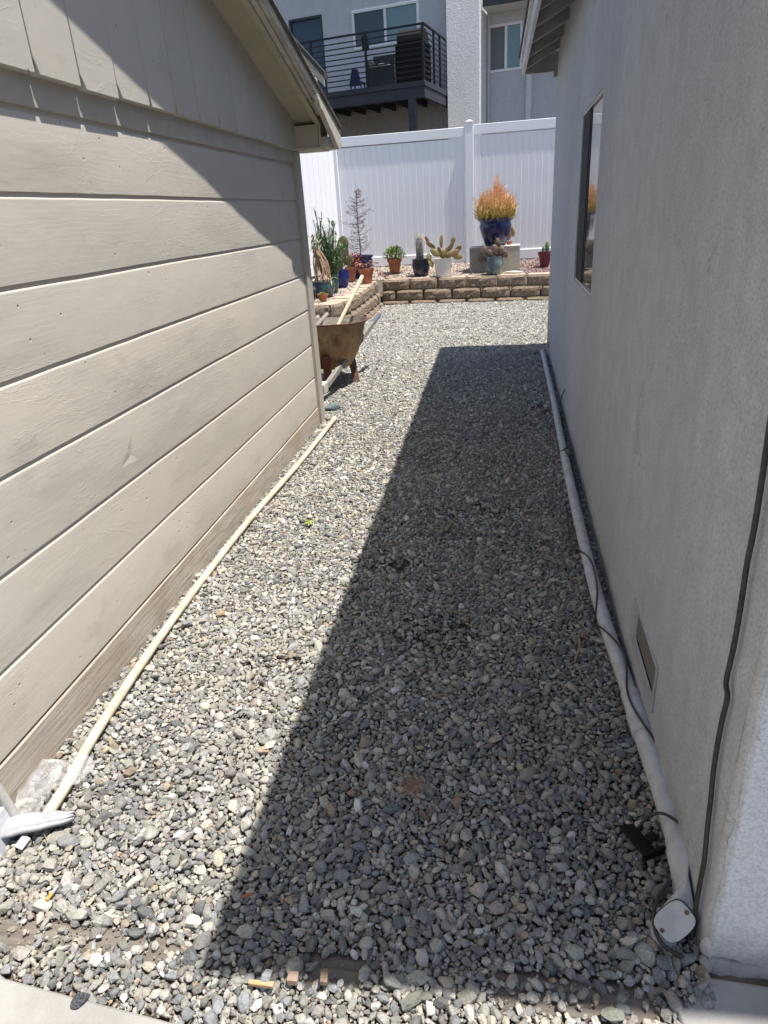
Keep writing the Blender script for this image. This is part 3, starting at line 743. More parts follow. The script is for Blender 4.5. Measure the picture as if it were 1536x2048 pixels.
g = G(); g.tube(curve(cp), .0275, 22); Cn(g, 'pipe', M_conduit, smooth='angle')
cp2 = [(.398, 1.60, .042), (.384, 1.90, .040), (.378, 2.20, .037), (.381, 2.62, .037), (.392, 3.30, .037), (.402, 3.72, .037)]
g = G(); g.tube(curve(cp2), .0225, 20); Cn(g, 'pipe', M_conduit, smooth='angle')
cp3 = [(.402, 3.70, .037), (.412, 4.1, .036), (.438, 5.1, .034), (.470, 6.75, .032)]
g = G(); g.tube(curve(cp3), .0205, 18); Cn(g, 'pipe', M_conduit, smooth='angle')
for (a, b, r) in (((.4035, 1.45, .043), (.4, 1.53, .043), .0300), ((.4, 3.66, .037), (.404, 3.76, .037), .023)):
    g = G(); g.tube([a, (Vector(a) + Vector(b)) / 2, b], r, 20); Cn(g, 'coupling', M_conduit, smooth='angle')
g = G(); g.tube([(.410, 1.060, .056), (.411, 1.085, .054)], .0335, 24); g.tube([(.4112, 1.0855, .054), (.4115, 1.115, .053)], .0302, 24); Cn(g, 'hub', M_conduit, smooth='angle')
nrm = Vector((-.30, -.66, .69)).normalized(); up = Vector((.60, .22, .62)); up = (up - nrm * up.dot(nrm)).normalized(); sd_ = up.cross(nrm)
cc = Vector((.358, .925, .056))
MC = Matrix(((sd_.x, up.x, nrm.x, cc.x), (sd_.y, up.y, nrm.y, cc.y), (sd_.z, up.z, nrm.z, cc.z), (0, 0, 0, 1)))
def oval(a, b, n=32):
    o = []
    for k in range(n):
        t = 2 * math.pi * k / n; x = math.cos(t); y = math.sin(t)
        o.append((a * math.copysign(abs(x) ** .50, x), b * math.copysign(abs(y) ** .78, y)))
    return o
# cast body: lofted from the round hub to the oval opening, and a short round stub into the ground
body = G(); n_ = 32; b0 = len(body.v)
hubc = Vector((.410, 1.062, .056)); hd = Vector((0, 1, -.05)).normalized(); hu = Vector((0, .05, 1)); hs = hd.cross(hu)
ov = oval(.0290, .0380, n_)
for st_ in range(9):
    t = st_ / 8; tt = t * t * (3 - 2 * t)
    for k in range(n_):
        a_ = 2 * math.pi * k / n_
        pa = hubc + (hs * -math.cos(a_) + hu * math.sin(a_)) * .0332
        pb = MC @ Vector((ov[k][0], ov[k][1], -.022)); q = pa.lerp(pb, tt); q.z += .004 * math.sin(math.pi * t)
        body.v.append(tuple(q))
for st_ in range(8):
    for k in range(n_): a_ = b0 + st_ * n_ + k; c_ = b0 + st_ * n_ + (k + 1) % n_; body.f.append((a_, c_, c_ + n_, a_ + n_))
body.tube([(.352, .950, .035), (.345, .932, .0), (.340, .925, -.04)], [.027, .0262, .026], 20)
Cn(body, 'elbow_body', M_conduit, smooth='angle')
g = G(); g.prism(ov, .022, MC @ Matrix.Translation((0, 0, -.0225))); Cn(g, 'cover_seat', M_conduit, bevel=.002)
g = G(); g.prism(oval(.0297, .0387), .0022, MC @ Matrix.Translation((0, 0, .0))); Cn(g, 'gasket', M_dark)
g = G(); g.prism(oval(.0284, .0374), .0040, MC @ Matrix.Translation((0, 0, .0024))); Cn(g, 'cover', simple('pale_cover_plate', (.50, .50, .49), (.40, .395, .38), 30, .5, bump=.0006, bsc=120), bevel=.0015)
for s_ in (-1, 1):
    g = G(); g.prism([(.0042 * math.cos(i * math.pi / 4), .0042 * math.sin(i * math.pi / 4)) for i in range(8)], .003, MC @ Matrix.Translation((s_ * .002, s_ * .030, .0062))); Cn(g, 'screw', M_rust)

# cables
def cable(name, label, pts, r, mat=M_cable, cat='cable', n=8, sub=8):
    g = G(); g.tube(curve(pts, sub), r, n); o = g.mk(name, mat, smooth=True); tag(o, label, cat); return o
wc = [(.965, 1.04), (1.0, .998), (.996, .956), (.991, .876), (.993, .814), (.986, .726), (.985, .657), (.989, .589), (.972, .568), (.976, .506), (.973, .417), (.960, .346), (.950, .282), (.937, .219), (.935, .136), (.931, .06), (.925, -.03)]
wc = [(1.02, 1.7), (1.03, 1.4), (1.012, 1.15), (1.003, 1.03)] + wc[2:]
cable('cable', 'thick black cable running down the stucco wall near its white corner', [(XW(y) - .010, y, z) for y, z in wc], .0045, n=10)
tc_ = [(.468, 4.50, .215), (.462, 4.62, .13), (.468, 4.72, .06), (.462, 4.55, .02), (.448, 4.2, .02), (.440, 3.85, .05), (.415, 3.74, .066), (.382, 3.74, .045), (.405, 3.68, .068), (.430, 3.5, .03), (.425, 3.1, .03)]
cable('wire', 'thin black wire hooking up the wall behind the far end of the conduit', tc_, .0034, n=6)
th_ = [(.352, 3.1, .012), (.340, 2.80, .012), (.333, 2.60, .02), (.350, 2.50, .05), (.374, 2.42, .066), (.384, 2.34, .066), (.380, 2.2, .064), (.363, 2.08, .056), (.345, 1.99, .03), (.350, 1.95, .055), (.378, 1.87, .07), (.404, 1.80, .066), (.402, 1.72, .068), (.384, 1.61, .068), (.385, 1.53, .074), (.400, 1.46, .076), (.417, 1.40, .074), (.432, 1.33, .062), (.440, 1.25, .05), (.441, 1.15, .05), (.440, 1.07, .07), (.436, 1.03, .06)]
cable('wire', 'thin black wire snaking over the near half of the grey conduit', th_, .0032, n=6)
cable('wire', 'black wire arched over the conduit beside the pull elbow', [(.335, 1.16, .03), (.355, 1.165, .065), (.385, 1.16, .083), (.418, 1.13, .083), (.440, 1.09, .07), (.446, 1.05, .03), (.444, 1.03, .0)], .0036)
cable('wire', 'loop of black wire hugging the underside of the pull elbow', [(.372, 1.02, .05), (.345, .985, .050), (.326, .950, .045), (.324, .918, .028), (.340, .895, .018), (.368, .885, .012), (.395, .89, -.01)], .004)
br = thing('bracket', 'black plastic bracket poking out of the gravel beside the conduit', 'bracket', (.345, 1.15, .01))
g = G(); g.box(-.04, -.045, 0, .006, .04, .005, Matrix.Rotation(.5, 4, 'Z') @ Matrix.Rotation(.35, 4, 'Y')); g.mk('plate', M_dark, parent=br, bevel=.001)
g = G(); g.box(-.04, -.05, 0, .02, -.044, .022, Matrix.Rotation(.5, 4, 'Z')); g.box(.0, -.02, .004, .03, .0, .009, Matrix.Rotation(.7, 4, 'Z')); g.mk('flange', M_dark, parent=br, bevel=.001)

# ------------------------------------------------------------------ left pipe with film, tube, board
lp = [(-1.128, 4.50, .03), (-1.146, 3.63, .022), (-1.176, 2.84, .024), (-1.180, 2.23, .02), (-1.163, 1.75, .024), (-1.150, 1.50, .02), (-1.128, 1.30, .026), (-1.108, 1.17, .024), (-1.102, 1.05, .02)]
pvc = thing('plastic_pipe', 'long cream plastic pipe lying on gravel along the shed wall', 'pipe', (-1.14, 2.8, 0))
def PV(g, name, mat, **k): o = g.mk(name, mat, **k); o.parent = pvc; o.matrix_parent_inverse = Matrix.Translation((1.14, -2.8, 0)); return o
g = G(); g.tube(curve(lp), .0145, 16); PV(g, 'pipe', M_pvc, smooth='angle')
g = G(); g.tube([(-1.150, 3.52, .023), (-1.1465, 3.60, .022)], .0175, 16); PV(g, 'coupling', M_pvc, smooth='angle')
g = G(); g.tube([(-1.130, 4.46, .03), (-1.128, 4.53, .03)], .019, 16); PV(g, 'coupling', M_pvc, smooth='angle')
# crumpled film draped over the end
g = G(); nu, nv = 40, 22
for j in range(nv + 1):
    for i in range(nu + 1):
        u = i / nu; v = j / nv
        wd = .012 + .075 * min(1, (1 - u) * 1.6) + .015 * math.sin(u * 9)
        y = 1.245 - .24 * u; xc = -1.124 - .035 * (1 - abs(1 - 2 * u) * .6)
        x = xc + (v - .62) * 2 * wd
        z = .018 + .028 * math.exp(-((x + 1.11) / .028) ** 2) + .016 * noise.noise(Vector((x * 26, y * 16, 0))) + .009 * noise.noise(Vector((x * 70, y * 45, 4)))
        g.v.append((x, y, z))
for j in range(nv):
    for i in range(nu): a = j * (nu + 1) + i; g.f.append((a, a + 1, a + nu + 2, a + nu + 1))
tag(g.mk('plastic_film', M_film, smooth=True), 'crumpled clear plastic film wrapped round the near end of the cream pipe', 'plastic film')
# ribbed white foam strip
g = G(); nu, nv = 36, 16
for j in range(nv + 1):
    for i in range(nu + 1):
        u = i / nu; v = j / nv - .5; half = .028 * (1 - .95 * max(0, (u - .62) / .38) ** 1.6) + .004 * math.sin(u * 7)
        x = -1.185 + .165 * u; y = 1.008 + .052 * u + v * 2 * half - .022 * (1 - u) * 0
        z = .030 + .016 * math.cos(v * 3.0) + .0032 * math.sin(v * 40) + .008 * noise.noise(Vector((x * 20, y * 9, 2))) - .02 * max(0, u - .75)
        g.v.append((x, y, z))
for j in range(nv):
    for i in range(nu): a = j * (nu + 1) + i; g.f.append((a, a + 1, a + nu + 2, a + nu + 1))
o = g.mk('foam_strip', M_foam, smooth=True); sm = o.modifiers.new('s', 'SOLIDIFY'); sm.thickness = .003
tag(o, 'ribbed white foam wrap tapering to a point across the cream pipe end', 'foam wrap')
g = G(); g.box(-.011, -.018, .02, .011, .016, .023, Matrix.Translation((-1.125, .985, .0)) @ Matrix.Rotation(.5, 4, 'Y')); tag(g.mk('paper_scrap', M_foam, bevel=.002), 'folded white paper scrap tucked under the ribbed foam wrap', 'paper')
g = G(); g.tube(curve([(-1.172, 1.048, .012), (-1.178, 1.042, .07), (-1.186, 1.036, .14), (-1.200, 1.03, .20), (-1.215, 1.02, .26)]), .0115, 14)
tag(g.mk('metal_tube', M_wtube, smooth='angle'), 'bent greyish white metal tube standing at the lower left edge', 'tube')
g = G(); g.prism([(0, 0), (.016, 0), (.016, .15), (0, .15)], .10, Matrix.Translation((-1.166, .90, -.02)) @ Matrix.Rotation(-.10, 4, 'Y') @ Matrix.Rotation(.15, 4, 'Z')); tag(g.mk('white_panel', simple('chalky_white_panel', (.60, .61, .64), (.48, .49, .52), 40, .7, bump=.001), bevel=.002), 'chalky white panel edge standing at the far lower left', 'panel')

# ------------------------------------------------------------------ timber edging and litter
g = G(); n = 60
for i in range(n + 1):
    x = -1.2 + 1.56 * i / n; yc = .800 + .01 * x
    for (dy, z) in ((-.036, -.03), (-.036, -.014), (-.03, -.006), (0, -.007), (.03, -.006), (.036, -.012), (.036, -.03)):
        g.v.append((x, yc + dy + .004 * noise.noise(Vector((x * 9, dy * 90, 1))), z - .007 + undul(x, yc) + .005 * noise.noise(Vector((x * 7, dy * 40, 5)))))
for i in range(n):
    for k in range(6): a = i * 7 + k; g.f.append((a, a + 1, a + 8, a + 7))
tag(g.mk('timber_edging', M_timber, smooth=True), 'rotting brown timber edging half buried in gravel across the alley mouth', 'timber edging')
def chip(name, label, x, y, z, sx_, sy_, sz_, rz, mat, cat='wood chip', group=None):
    g = G(); g.box(-sx_ / 2, -sy_ / 2, 0, sx_ / 2, sy_ / 2, sz_, Matrix.Translation((0, 0, 0)))
    g.v = [(a * (1 + .12 * noise.noise(Vector((a * 60, b * 60, c * 60)))), b * (1 + .3 * noise.noise(Vector((a * 90, 3, 0)))), c) for a, b, c in g.v]
    o = g.mk(name, mat, bevel=.0015, loc=(x, y, z)); o.rotation_euler = (random.uniform(-.1, .1), random.uniform(-.1, .1), rz); return tag(o, label, cat, group)
chip('wood_chip', 'long orange split wood chip on gravel at the front shadow corner', -.432, .742, .008, .052, .010, .008, -.02, M_chip)
chip('wood_chip', 'square pinkish wood block at the front edge of the shadow', -.374, .758, .006, .021, .019, .015, .08, simple('pinkish_wood', (.38, .28, .22), (.28, .20, .16), 40, .8))
chip('wood_chip', 'brown upright wood bit leaning on gravel right of the square block', -.315, .768, .006, .015, .026, .012, .15, simple('brown_wood_bit', (.28, .20, .14), (.18, .12, .08), 40, .8))
chip('stick', 'short reddish stick on sunlit gravel beside the shadow edge', -.52, .915, .012, .032, .006, .005, .45, simple('reddish_stick', (.40, .16, .08), (.28, .1, .05), 40, .8), 'stick')
cg = thing('cigarette_butt', 'cigarette butt with orange filter on gravel near the lower left corner', 'cigarette butt', (-.963, .872, .014), rot=(0.1, 0, 1.45))
g = G(); g.tube([(.0, 0, 0), (.018, 0, .001)], .004, 10); g.mk('paper', M_foam, parent=cg, smooth='angle')
g = G(); g.tube([(-.018, 0, 0), (-.0002, 0, 0)], .0041, 10); g.mk('filter', simple('orange_filter', (.70, .36, .10), (.6, .28, .07), 90, .8), parent=cg, smooth='angle')
def leafy(name, label, loc, mat, n, size, cat, curlz=.5):
    g = G()
    for i in range(n):
        a = random.uniform(0, 6.28); rr = size * random.random() ** .6
        c = Vector((rr * math.cos(a), rr * math.sin(a), random.uniform(0, size * curlz)))
        M = Matrix.Translation(c) @ Matrix.Rotation(random.uniform(0, 6.28), 4, 'Z') @ Matrix.Rotation(random.uniform(-.9, .9), 4, 'X')
        s_ = size * random.uniform(.25, .5)
        g.add([M @ Vector(p) for p in ((-s_, 0, 0), (0, -s_ * .45, s_ * .15), (s_, 0, 0), (0, s_ * .45, s_ * .15))], [(0, 1, 2, 3)])
    return tag(g.mk(name, mat, loc=loc), label, cat)
leafy('leaf', 'crumpled yellow-green leaf lying alone on the sunlit gravel', (-.87, 2.80, .016), M_yel, 26, .026, 'leaf')
g = G(); 
for i in range(7):
    t = i / 6; x = -.05 + .10 * t; y = .02 * math.sin(t * 3) ; g.v += [(x, y - .012 * math.sin(math.pi * t) - .002, .016), (x, y + .014 * math.sin(math.pi * t) + .002, .024)]
    if i: a = len(g.v) - 4; g.f.append((a, a + 2, a + 3, a + 1))
o = g.mk('paper_scrap', M_foam, loc=(-.669, 5.21, 0)); o.rotation_euler = (0, 0, .8); tag(o, 'small curved white paper scrap on sunlit gravel beyond the wheelbarrow shadow', 'paper')
g = G()
for i in range(170):
    a = random.uniform(0, 6.28); l = random.uniform(.01, .032); c = Vector((random.gauss(0, .010), random.gauss(0, .013), .012 + random.uniform(0, .01)))
    d = Vector((math.cos(a) * l, math.sin(a) * l, random.uniform(-.004, .008))); g.tube([c, c + d * .5 + Vector((0, 0, .003)), c + d], .0005, 3, False)
tag(g.mk('dry_grass_tuft', M_tan, loc=(-.195, 1.245, 0)), 'wispy tan tuft of dry grass on shaded gravel', 'dry grass')
tag((lambda g: (g.tube(curve([(.262, 1.80, .014), (.283, 1.86, .03), (.287, 1.92, .026), (.296, 1.95, .02)]), [.003] * 25, 6), g.mk('twig', M_tan, smooth=True))[1])(G()), 'pale bent twig on shaded gravel left of the wall vent', 'twig')
leafy('weed', 'dry weed clump on shaded gravel just behind the pale twig', (.300, 1.945, .012), M_tan, 18, .022, 'weed')
cable('twig', 'tiny curled pale tendril beside the far conduit', [(.375, 4.05, .02), (.36, 4.12, .03), (.375, 4.22, .03), (.40, 4.2, .045), (.43, 4.35, .07)], .0022, M_tan, 'twig', 5)
def rock(name, label, loc, sc_, mat, cat='stone', seed=0, rz=0):
    random.seed(seed); bm = bmesh.new(); bmesh.ops.create_icosphere(bm, subdivisions=4, radius=1)
    pl = [(Vector((random.gauss(0, 1), random.gauss(0, 1), random.gauss(0, 1))).normalized(), random.uniform(.7, 1)) for _ in range(12)]
    for v in bm.verts:
        d = v.co.normalized(); q = sum((max(d.dot(n_), 1e-3) / dd) ** 9 for n_, dd in pl); r = min(1.2, q ** (-1 / 9)) + .02 * noise.noise(d * 4)
        v.co = d * r
    me = bpy.data.meshes.new(name); bm.to_mesh(me); bm.free(); me.polygons.foreach_set('use_smooth', [True] * len(me.polygons)); me.materials.append(mat)
    o = bpy.data.objects.new(name, me); C.objects.link(o); o.location = loc; o.scale = sc_; o.rotation_euler = (0, 0, rz); return tag(o, label, cat)
M_rockblue = simple('blue_grey_stone', (.26, .33, .34), (.16, .20, .21), 20, .8, bump=.01, bsc=20)
rock('stone', 'fist-sized blue-grey stone at the foot of the shed corner', (-1.225, 4.86, .02), (.055, .04, .035), M_rockblue, seed=4)
rock('stone', 'dark slate stone lying on the concrete sidewalk edge', (-.772, .672, .014), (.019, .014, .009), simple('slate_stone', (.20, .22, .24), (.14, .15, .165), 3, .8, bump=.05, bsc=3), seed=6, rz=.9)
rock('stone', 'pale beige chunk wedged against the left side of the pull elbow', (.352, 1.008, .028), (.020, .013, .015), simple('pale_chunk', (.52, .50, .45), (.38, .36, .32), 3, .9, bump=.05, bsc=4), seed=9, rz=.3)
rock('stone', 'white crumbly chunk on shaded gravel below the pull elbow', (.258, .875, .018), (.020, .011, .007), simple('white_chunk', (.68, .67, .64), (.55, .54, .52), 3, .9, bump=.05, bsc=4), seed=12, rz=.1)
random.seed(70)

# ------------------------------------------------------------------ retaining wall
wall_path = [(2.6, 10.62), (.75, 10.90), (-1.0, 11.08), (-1.765, 11.16)]
g = G(); gt = G()
def block(g, gt, p, d, wd, h, z0, depth=.24, top=False):
    """p front left corner, d unit direction along the wall, outward normal to the left of -d"""
    d = Vector((d[0], d[1], 0)); nn = Vector((d.y, -d.x, 0))       # outward
    nx_, nz_ = 12, 5; b = len(g.v); seed = random.uniform(0, 99)
    for j in range(nz_ + 1):
        for i in range(nx_ + 1):
            u = i / nx_; v = j / nz_
            edge = min(u, 1 - u) * wd; bul = .034 * math.sin(min(1, edge / .075) * math.pi / 2)
            ev = min(v, 1 - v) * h; bul2 = min(1, ev / .02)
            if v == 0 or v == 1: ezz = -.008
            else: ezz = 0
            off = bul * (.4 + .6 * bul2) + .012 * noise.noise(Vector((u * wd * 18 + seed, v * h * 18, 0))) * min(1, edge / .02) + ezz
            q = Vector((p[0], p[1], 0)) + d * (u * wd) + nn * off
            g.v.append((q.x, q.y, z0 + v * h - (.003 if j == 0 else 0)))
    for j in range(nz_):
        for i in range(nx_): a = b + j * (nx_ + 1) + i; g.f.append((a, a + 1, a + nx_ + 2, a + nx_ + 1))
    # sides and back, top
    tp = [Vector(g.v[b + nz_ * (nx_ + 1) + i]) for i in range(nx_ + 1)]; bk0 = Vector((p[0], p[1], 0)) - nn * depth
    bl = bk0 + d * .02; brr = bk0 + d * (wd - .02)
    L_ = [g.v[b + j * (nx_ + 1)] for j in range(nz_ + 1)]; R_ = [g.v[b + j * (nx_ + 1) + nx_] for j in range(nz_ + 1)]
    g.add(L_ + [(bl.x, bl.y, z0), (bl.x, bl.y, z0 + h)], [tuple(list(range(nz_ + 1)) + [nz_ + 2, nz_ + 1])])
    g.add(R_ + [(brr.x, brr.y, z0), (brr.x, brr.y, z0 + h)], [tuple(list(range(nz_ + 1)) + [nz_ + 2, nz_ + 1])])
    t = gt if top else g
    dz = random.uniform(-.003, .005)
    t.add([(q.x, q.y, z0 + h + dz - .0015) for q in tp] + [(brr.x, brr.y, z0 + h + dz), (bl.x, bl.y, z0 + h + dz)], [tuple(range(nx_ + 3))])
def run(pts, off0, courses=((-.10, .155), (.0575, .155), (.215, .165)), wd=.455):
    for ci, (z0, h) in enumerate(courses):
        P_ = [Vector((a, b, 0)) for a, b in pts]; seg = [(P_[i + 1] - P_[i]).length for i in range(len(P_) - 1)]; tot = sum(seg)
        s_ = -(wd / 2 if ci % 2 else 0) + off0
        while s_ < tot:
            a0 = max(s_, 0); a1 = min(s_ + wd, tot)
            if a1 - a0 > .1:
                def pt(s):
                    for i, l in enumerate(seg):
                        if s <= l or i == len(seg) - 1: return P_[i] + (P_[i + 1] - P_[i]) * (s / l)
                        s -= l
                q0, q1 = pt(a0), pt(a1); d = (q1 - q0).normalized(); set_ = -.030 * ci
                nn = Vector((d.y, -d.x, 0)); q = q0 + nn * set_ + d * .003
                block(g, gt, (q.x, q.y), d, (q1 - q0).length - (.034 if wd < .4 else .016), h, z0, top=(ci == 2))
            s_ += wd + .003
# main wall runs from left to right so its outside faces the camera
run([(-1.80, 11.16), (-1.0, 11.09), (.75, 10.90), (2.6, 10.62)], 0)
# left arm comes towards the camera then rounds away to the left
run([(-2.9, 8.30), (-2.25, 8.20), (-1.96, 8.17), (-1.80, 8.36), (-1.775, 9.3), (-1.785, 10.3), (-1.80, 11.10)], 0, wd=.335)
ret = thing('retaining_wall', 'low retaining wall of stacked tan split-face concrete blocks holding the planting bed', 'retaining wall', (-1.8, 11.1, 0))
for gg, nm, mt in ((g, 'wall_blocks', M_block), (gt, 'cap_faces', M_blocktop)):
    o = gg.mk(nm, mt, parent=ret); o.matrix_parent_inverse = Matrix.Translation((1.8, -11.1, 0))
# planting bed: soil and fine gravel
def bedz(x, y): return .372 + .11 * min(1, max(0, (y - 11.2) / 1.4)) + .008 * noise.noise(Vector((x * 3, y * 3, 0)))
def inbed(x, y): return (y > 11.30 - .12 * (x + 1.8) / 2.5 + .0) or (x < -2.0 and y > 8.42)
g = G(); step = .1
idx = {}
for j in range(int(4.6 / step) + 1):
    for i in range(int(6.6 / step) + 1):
        x = -4.0 + i * step; y = 8.3 + j * step
        idx[(i, j)] = len(g.v); g.v.append((x, y, bedz(x, y) - .006))
for (i, j), a in list(idx.items()):
    if (i + 1, j + 1) in idx:
        x = -4.0 + i * step; y = 8.3 + j * step
        if inbed(x, y) and inbed(x + step, y) and inbed(x + step, y - .02): g.f.append((a, idx[(i + 1, j)], idx[(i + 1, j + 1)], idx[(i, j + 1)]))
struct(g.mk('planting_bed', M_dirt, smooth=True))
r_ = np.random.default_rng(8); n = 42000
bx = r_.uniform(-3.2, 1.6, n); by = r_.uniform(8.4, 12.6, n)
k = np.array([inbed(a, b) for a, b in zip(bx, by)]); bx, by = bx[k], by[k]
vis = (bx > -.255 * by - .1); bx, by = bx[vis], by[vis]
bp = np.column_stack([bx, by, [bedz(a, b) for a, b in zip(bx, by)], r_.uniform(.009, .018, len(bx))])
lft = bp[:, 0] < .3
SB = hulls(16, 44, 8, 13)
struct(stone_mesh('bed_gravel', bp[lft], SB, M_bed, PALT, 3), 'stuff', 'fine tan gravel covering the raised planting bed', 'gravel')
PALR = [((.20, .12, .11), 20), ((.30, .20, .18), 20), ((.42, .34, .32), 12), ((.14, .09, .085), 12)]
struct(stone_mesh('bed_gravel', bp[~lft], SB, M_bed, PALR, 4), 'stuff', 'dark reddish lava gravel at the right end of the planting bed', 'gravel')

# ------------------------------------------------------------------ white vinyl fence
FY = 12.62
fen = thing('vinyl_fence', 'tall white vinyl privacy fence standing behind the planting bed', 'fence', (0, FY, .45))
def Fn(g, name, mat=M_vinyl, **k): o = g.mk(name, mat, **k); o.parent = fen; o.matrix_parent_inverse = Matrix.Translation((0, -FY, -.45)); return o
def panel(x0, x1, top=2.60):
    g = G(); g.box(x0, FY - .02, top - .145, x1, FY + .03, top); Fn(g, 'rail', bevel=.006)
    g = G(); g.box(x0, FY - .02, .50, x1, FY + .03, .655); Fn(g, 'rail', bevel=.006)
    g = G(); x = x0
    while x < x1 - .01:       # tongue and groove boards
        xe = min(x + .112, x1); g.prism([(x, .004), (x + .004, -.001), (x + .011, -.001), (xe - .008, -.004), (xe - .0005, .004)], top - .16 - .64, Matrix.Translation((0, FY, .64))); x = xe
    Fn(g, 'boards')
def post(x, y, top=2.63, s_=.064):
    g = G(); g.box(x - s_, y - s_, .35, x + s_, y + s_, top); Fn(g, 'post', bevel=.006)
    g = G(); g.box(x - s_ - .008, y - s_ - .008, top, x + s_ + .008, y + s_ + .008, top + .018)
    b = len(g.v); g.v += [(x - s_, y - s_, top + .018), (x + s_, y - s_, top + .018), (x + s_, y + s_, top + .018), (x - s_, y + s_, top + .018), (x, y, top + .05)]
    g.f += [(b, b + 1, b + 4), (b + 1, b + 2, b + 4), (b + 2, b + 3, b + 4), (b + 3, b, b + 4)]; Fn(g, 'post_cap')
panel(-2.66, -.505, 2.575); panel(-.345, 1.95, 2.60); post(-.425, FY); post(2.02, FY)
# side run coming towards the camera on the left
side = thing('vinyl_fence', 'sunlit white vinyl fence section running forward behind the shed corner', 'fence', (-2.79, FY, .45))
def Fs(g, name, mat=M_vinyl, **k): o = g.mk(name, mat, **k); o.parent = side; o.matrix_parent_inverse = Matrix.Translation((2.79, -FY, -.45)); return o
g = G(); g.box(-2.80, FY - .075, .35, -2.665, FY + .06, 2.64); Fs(g, 'post', bevel=.006)
SA = Matrix.Translation((-2.73, FY - .08, 0)) @ Matrix.Rotation(math.radians(-22), 4, 'Z')
g = G(); g.box(-.03, -4.2, 2.43, .02, 0, 2.575, SA); Fs(g, 'rail', bevel=.006)
g = G(); g.box(-.03, -4.2, .45, .02, 0, .60, SA); Fs(g, 'rail', bevel=.006)
g = G(); y = 0
while y > -4.2: g.box(-.014, y - .149, .59, .003, y - .002, 2.44, SA); g.box(-.016, y - .152, .59, -.002, y + .001, 2.44, SA); y -= .152
Fs(g, 'boards')

# ------------------------------------------------------------------ apartment building behind
TH = math.radians(11.5)
bld = thing('apartment_building', 'pale stucco two-storey apartment building beyond the white fence', 'building', (-1.528, 17.0, 0), rot=(0, 0, -TH))
def B(g, name, mat, parent=None, **k): return g.mk(name, mat, parent=parent or bld, **k)
BW = 2.04
g = G()
wa0, wa1, wz_0, wz_1 = -2.42, -.71, 5.10, 5.90
da0, da1, dz1 = -4.14, -3.22, 5.95
for (a0, a1, z0, z1) in ((-7, da0, 3.9, 7.6), (da1, wa0, 3.9, 7.6), (wa1, .02, 3.9, 7.6), (da0, da1, dz1, 7.6), (wa0, wa1, 3.9, wz_0), (wa0, wa1, wz_1, 7.6)):
    g.box(a0, BW, z0, a1, BW + .25, z1)
B(g, 'upper_wall', M_far_st)
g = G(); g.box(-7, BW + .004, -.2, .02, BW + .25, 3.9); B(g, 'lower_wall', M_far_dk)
g = G()      # projecting white pier with hand-dashed stucco; face angled and colour lightened to look sunlit
pier = [(.022, BW - .24), (.735, BW + .015), (.735, BW + .95), (.022, BW + .95)]
g.prism(pier, 7.8, Matrix.Translation((0, 0, -.2))); B(g, 'pier', M_far_col)
B2 = 2.93
g = G()
for (a0, a1, z0, z1) in ((.735, .758, -.2, 7.6), (.758, 1.72, -.2, 4.375), (.758, 1.72, 5.36, 7.6), (1.60, 1.72, 4.375, 5.36)): g.box(a0, B2, z0, a1, B2 + .2, z1)
B(g, 'recessed_wall', M_far_st)
g = G(); g.box(1.722, B2 - .06, -.2, 1.84, B2 + .2, 7.6); B(g, 'corner_pilaster', simple('pale_pilaster', (.66, .66, .67), (.6, .6, .61), 4, .8))
g = G(); g.box(1.842, B2 + .10, -.2, 6.0, B2 + .3, 7.6); B(g, 'recessed_wall', M_far_st)
g = G(); g.box(.760, 2.33, 5.60, 4.5, B2 + .2, 5.66); B(g, 'overhead_soffit', simple('white_soffit', (.66, .65, .62), (.6, .59, .56), 4, .8))
g = G(); g.box(.760, 2.28, 5.61, 4.5, 2.328, 5.95); B(g, 'overhead_fascia', M_deck)
g = G(); g.tube([(.84 - .06, B2 - .05, -.2), (.84 - .06, B2 - .05, 5.55)], .035, 10); B(g, 'downpipe', M_far_st, smooth='angle')
def bwin(a0, a1, z0, z1, b, sashes, split):
    o = bpy.data.objects.new('window', None); C.objects.link(o); o.parent = bld
    t = .055; g = G()
    g.box(a0, b - .02, z0, a1, b + .06, z0 + t); g.box(a0, b - .02, z1 - t, a1, b + .06, z1); g.box(a0, b - .02, z0 + t, a0 + t, b + .06, z1 - t); g.box(a1 - t, b - .02, z0 + t, a1, b + .06, z1 - t)
    g.box(split - t * .6, b - .012, z0 + t, split + t * .6, b + .05, z1 - t); g.mk('frame', M_whitewin, parent=o, bevel=.004)
    g = G(); g.box(a0 + t, b + .03, z0 + t, split - t * .6, b + .04, z1 - t); g.mk('pane', sashes[0], parent=o)
    g = G(); g.box(split + t * .6, b + .02, z0 + t, a1 - t, b + .03, z1 - t); g.mk('pane', sashes[1], parent=o)
bwin(wa0 + .002, wa1 - .002, wz_0 + .002, wz_1 - .002, BW, (M_glass_dk, M_glass_bl), -1.565)
bwin(.762, 1.598, 4.378, 5.358, B2, (simple('grey_blind_pane', (.16, .165, .175), (.13, .135, .145), 3, .3), M_glass_bl), 1.20)
d = bpy.data.objects.new('door', None); C.objects.link(d); d.parent = bld
g = G(); g.box(da0 + .05, BW + .05, 3.92, da1 - .04, BW + .09, dz1 - .05); g.mk('panel', M_bluedoor, parent=d, bevel=.004)
g = G(); g.box(da0 + .001, BW - .012, 3.92, da0 + .05, BW + .1, dz1 - .001); g.box(da1 - .04, BW - .012, 3.92, da1 - .001, BW + .1, dz1 - .001); g.box(da0 + .05, BW - .012, dz1 - .05, da1 - .04, BW + .1, dz1 - .001); g.mk('frame', M_deck, parent=d)
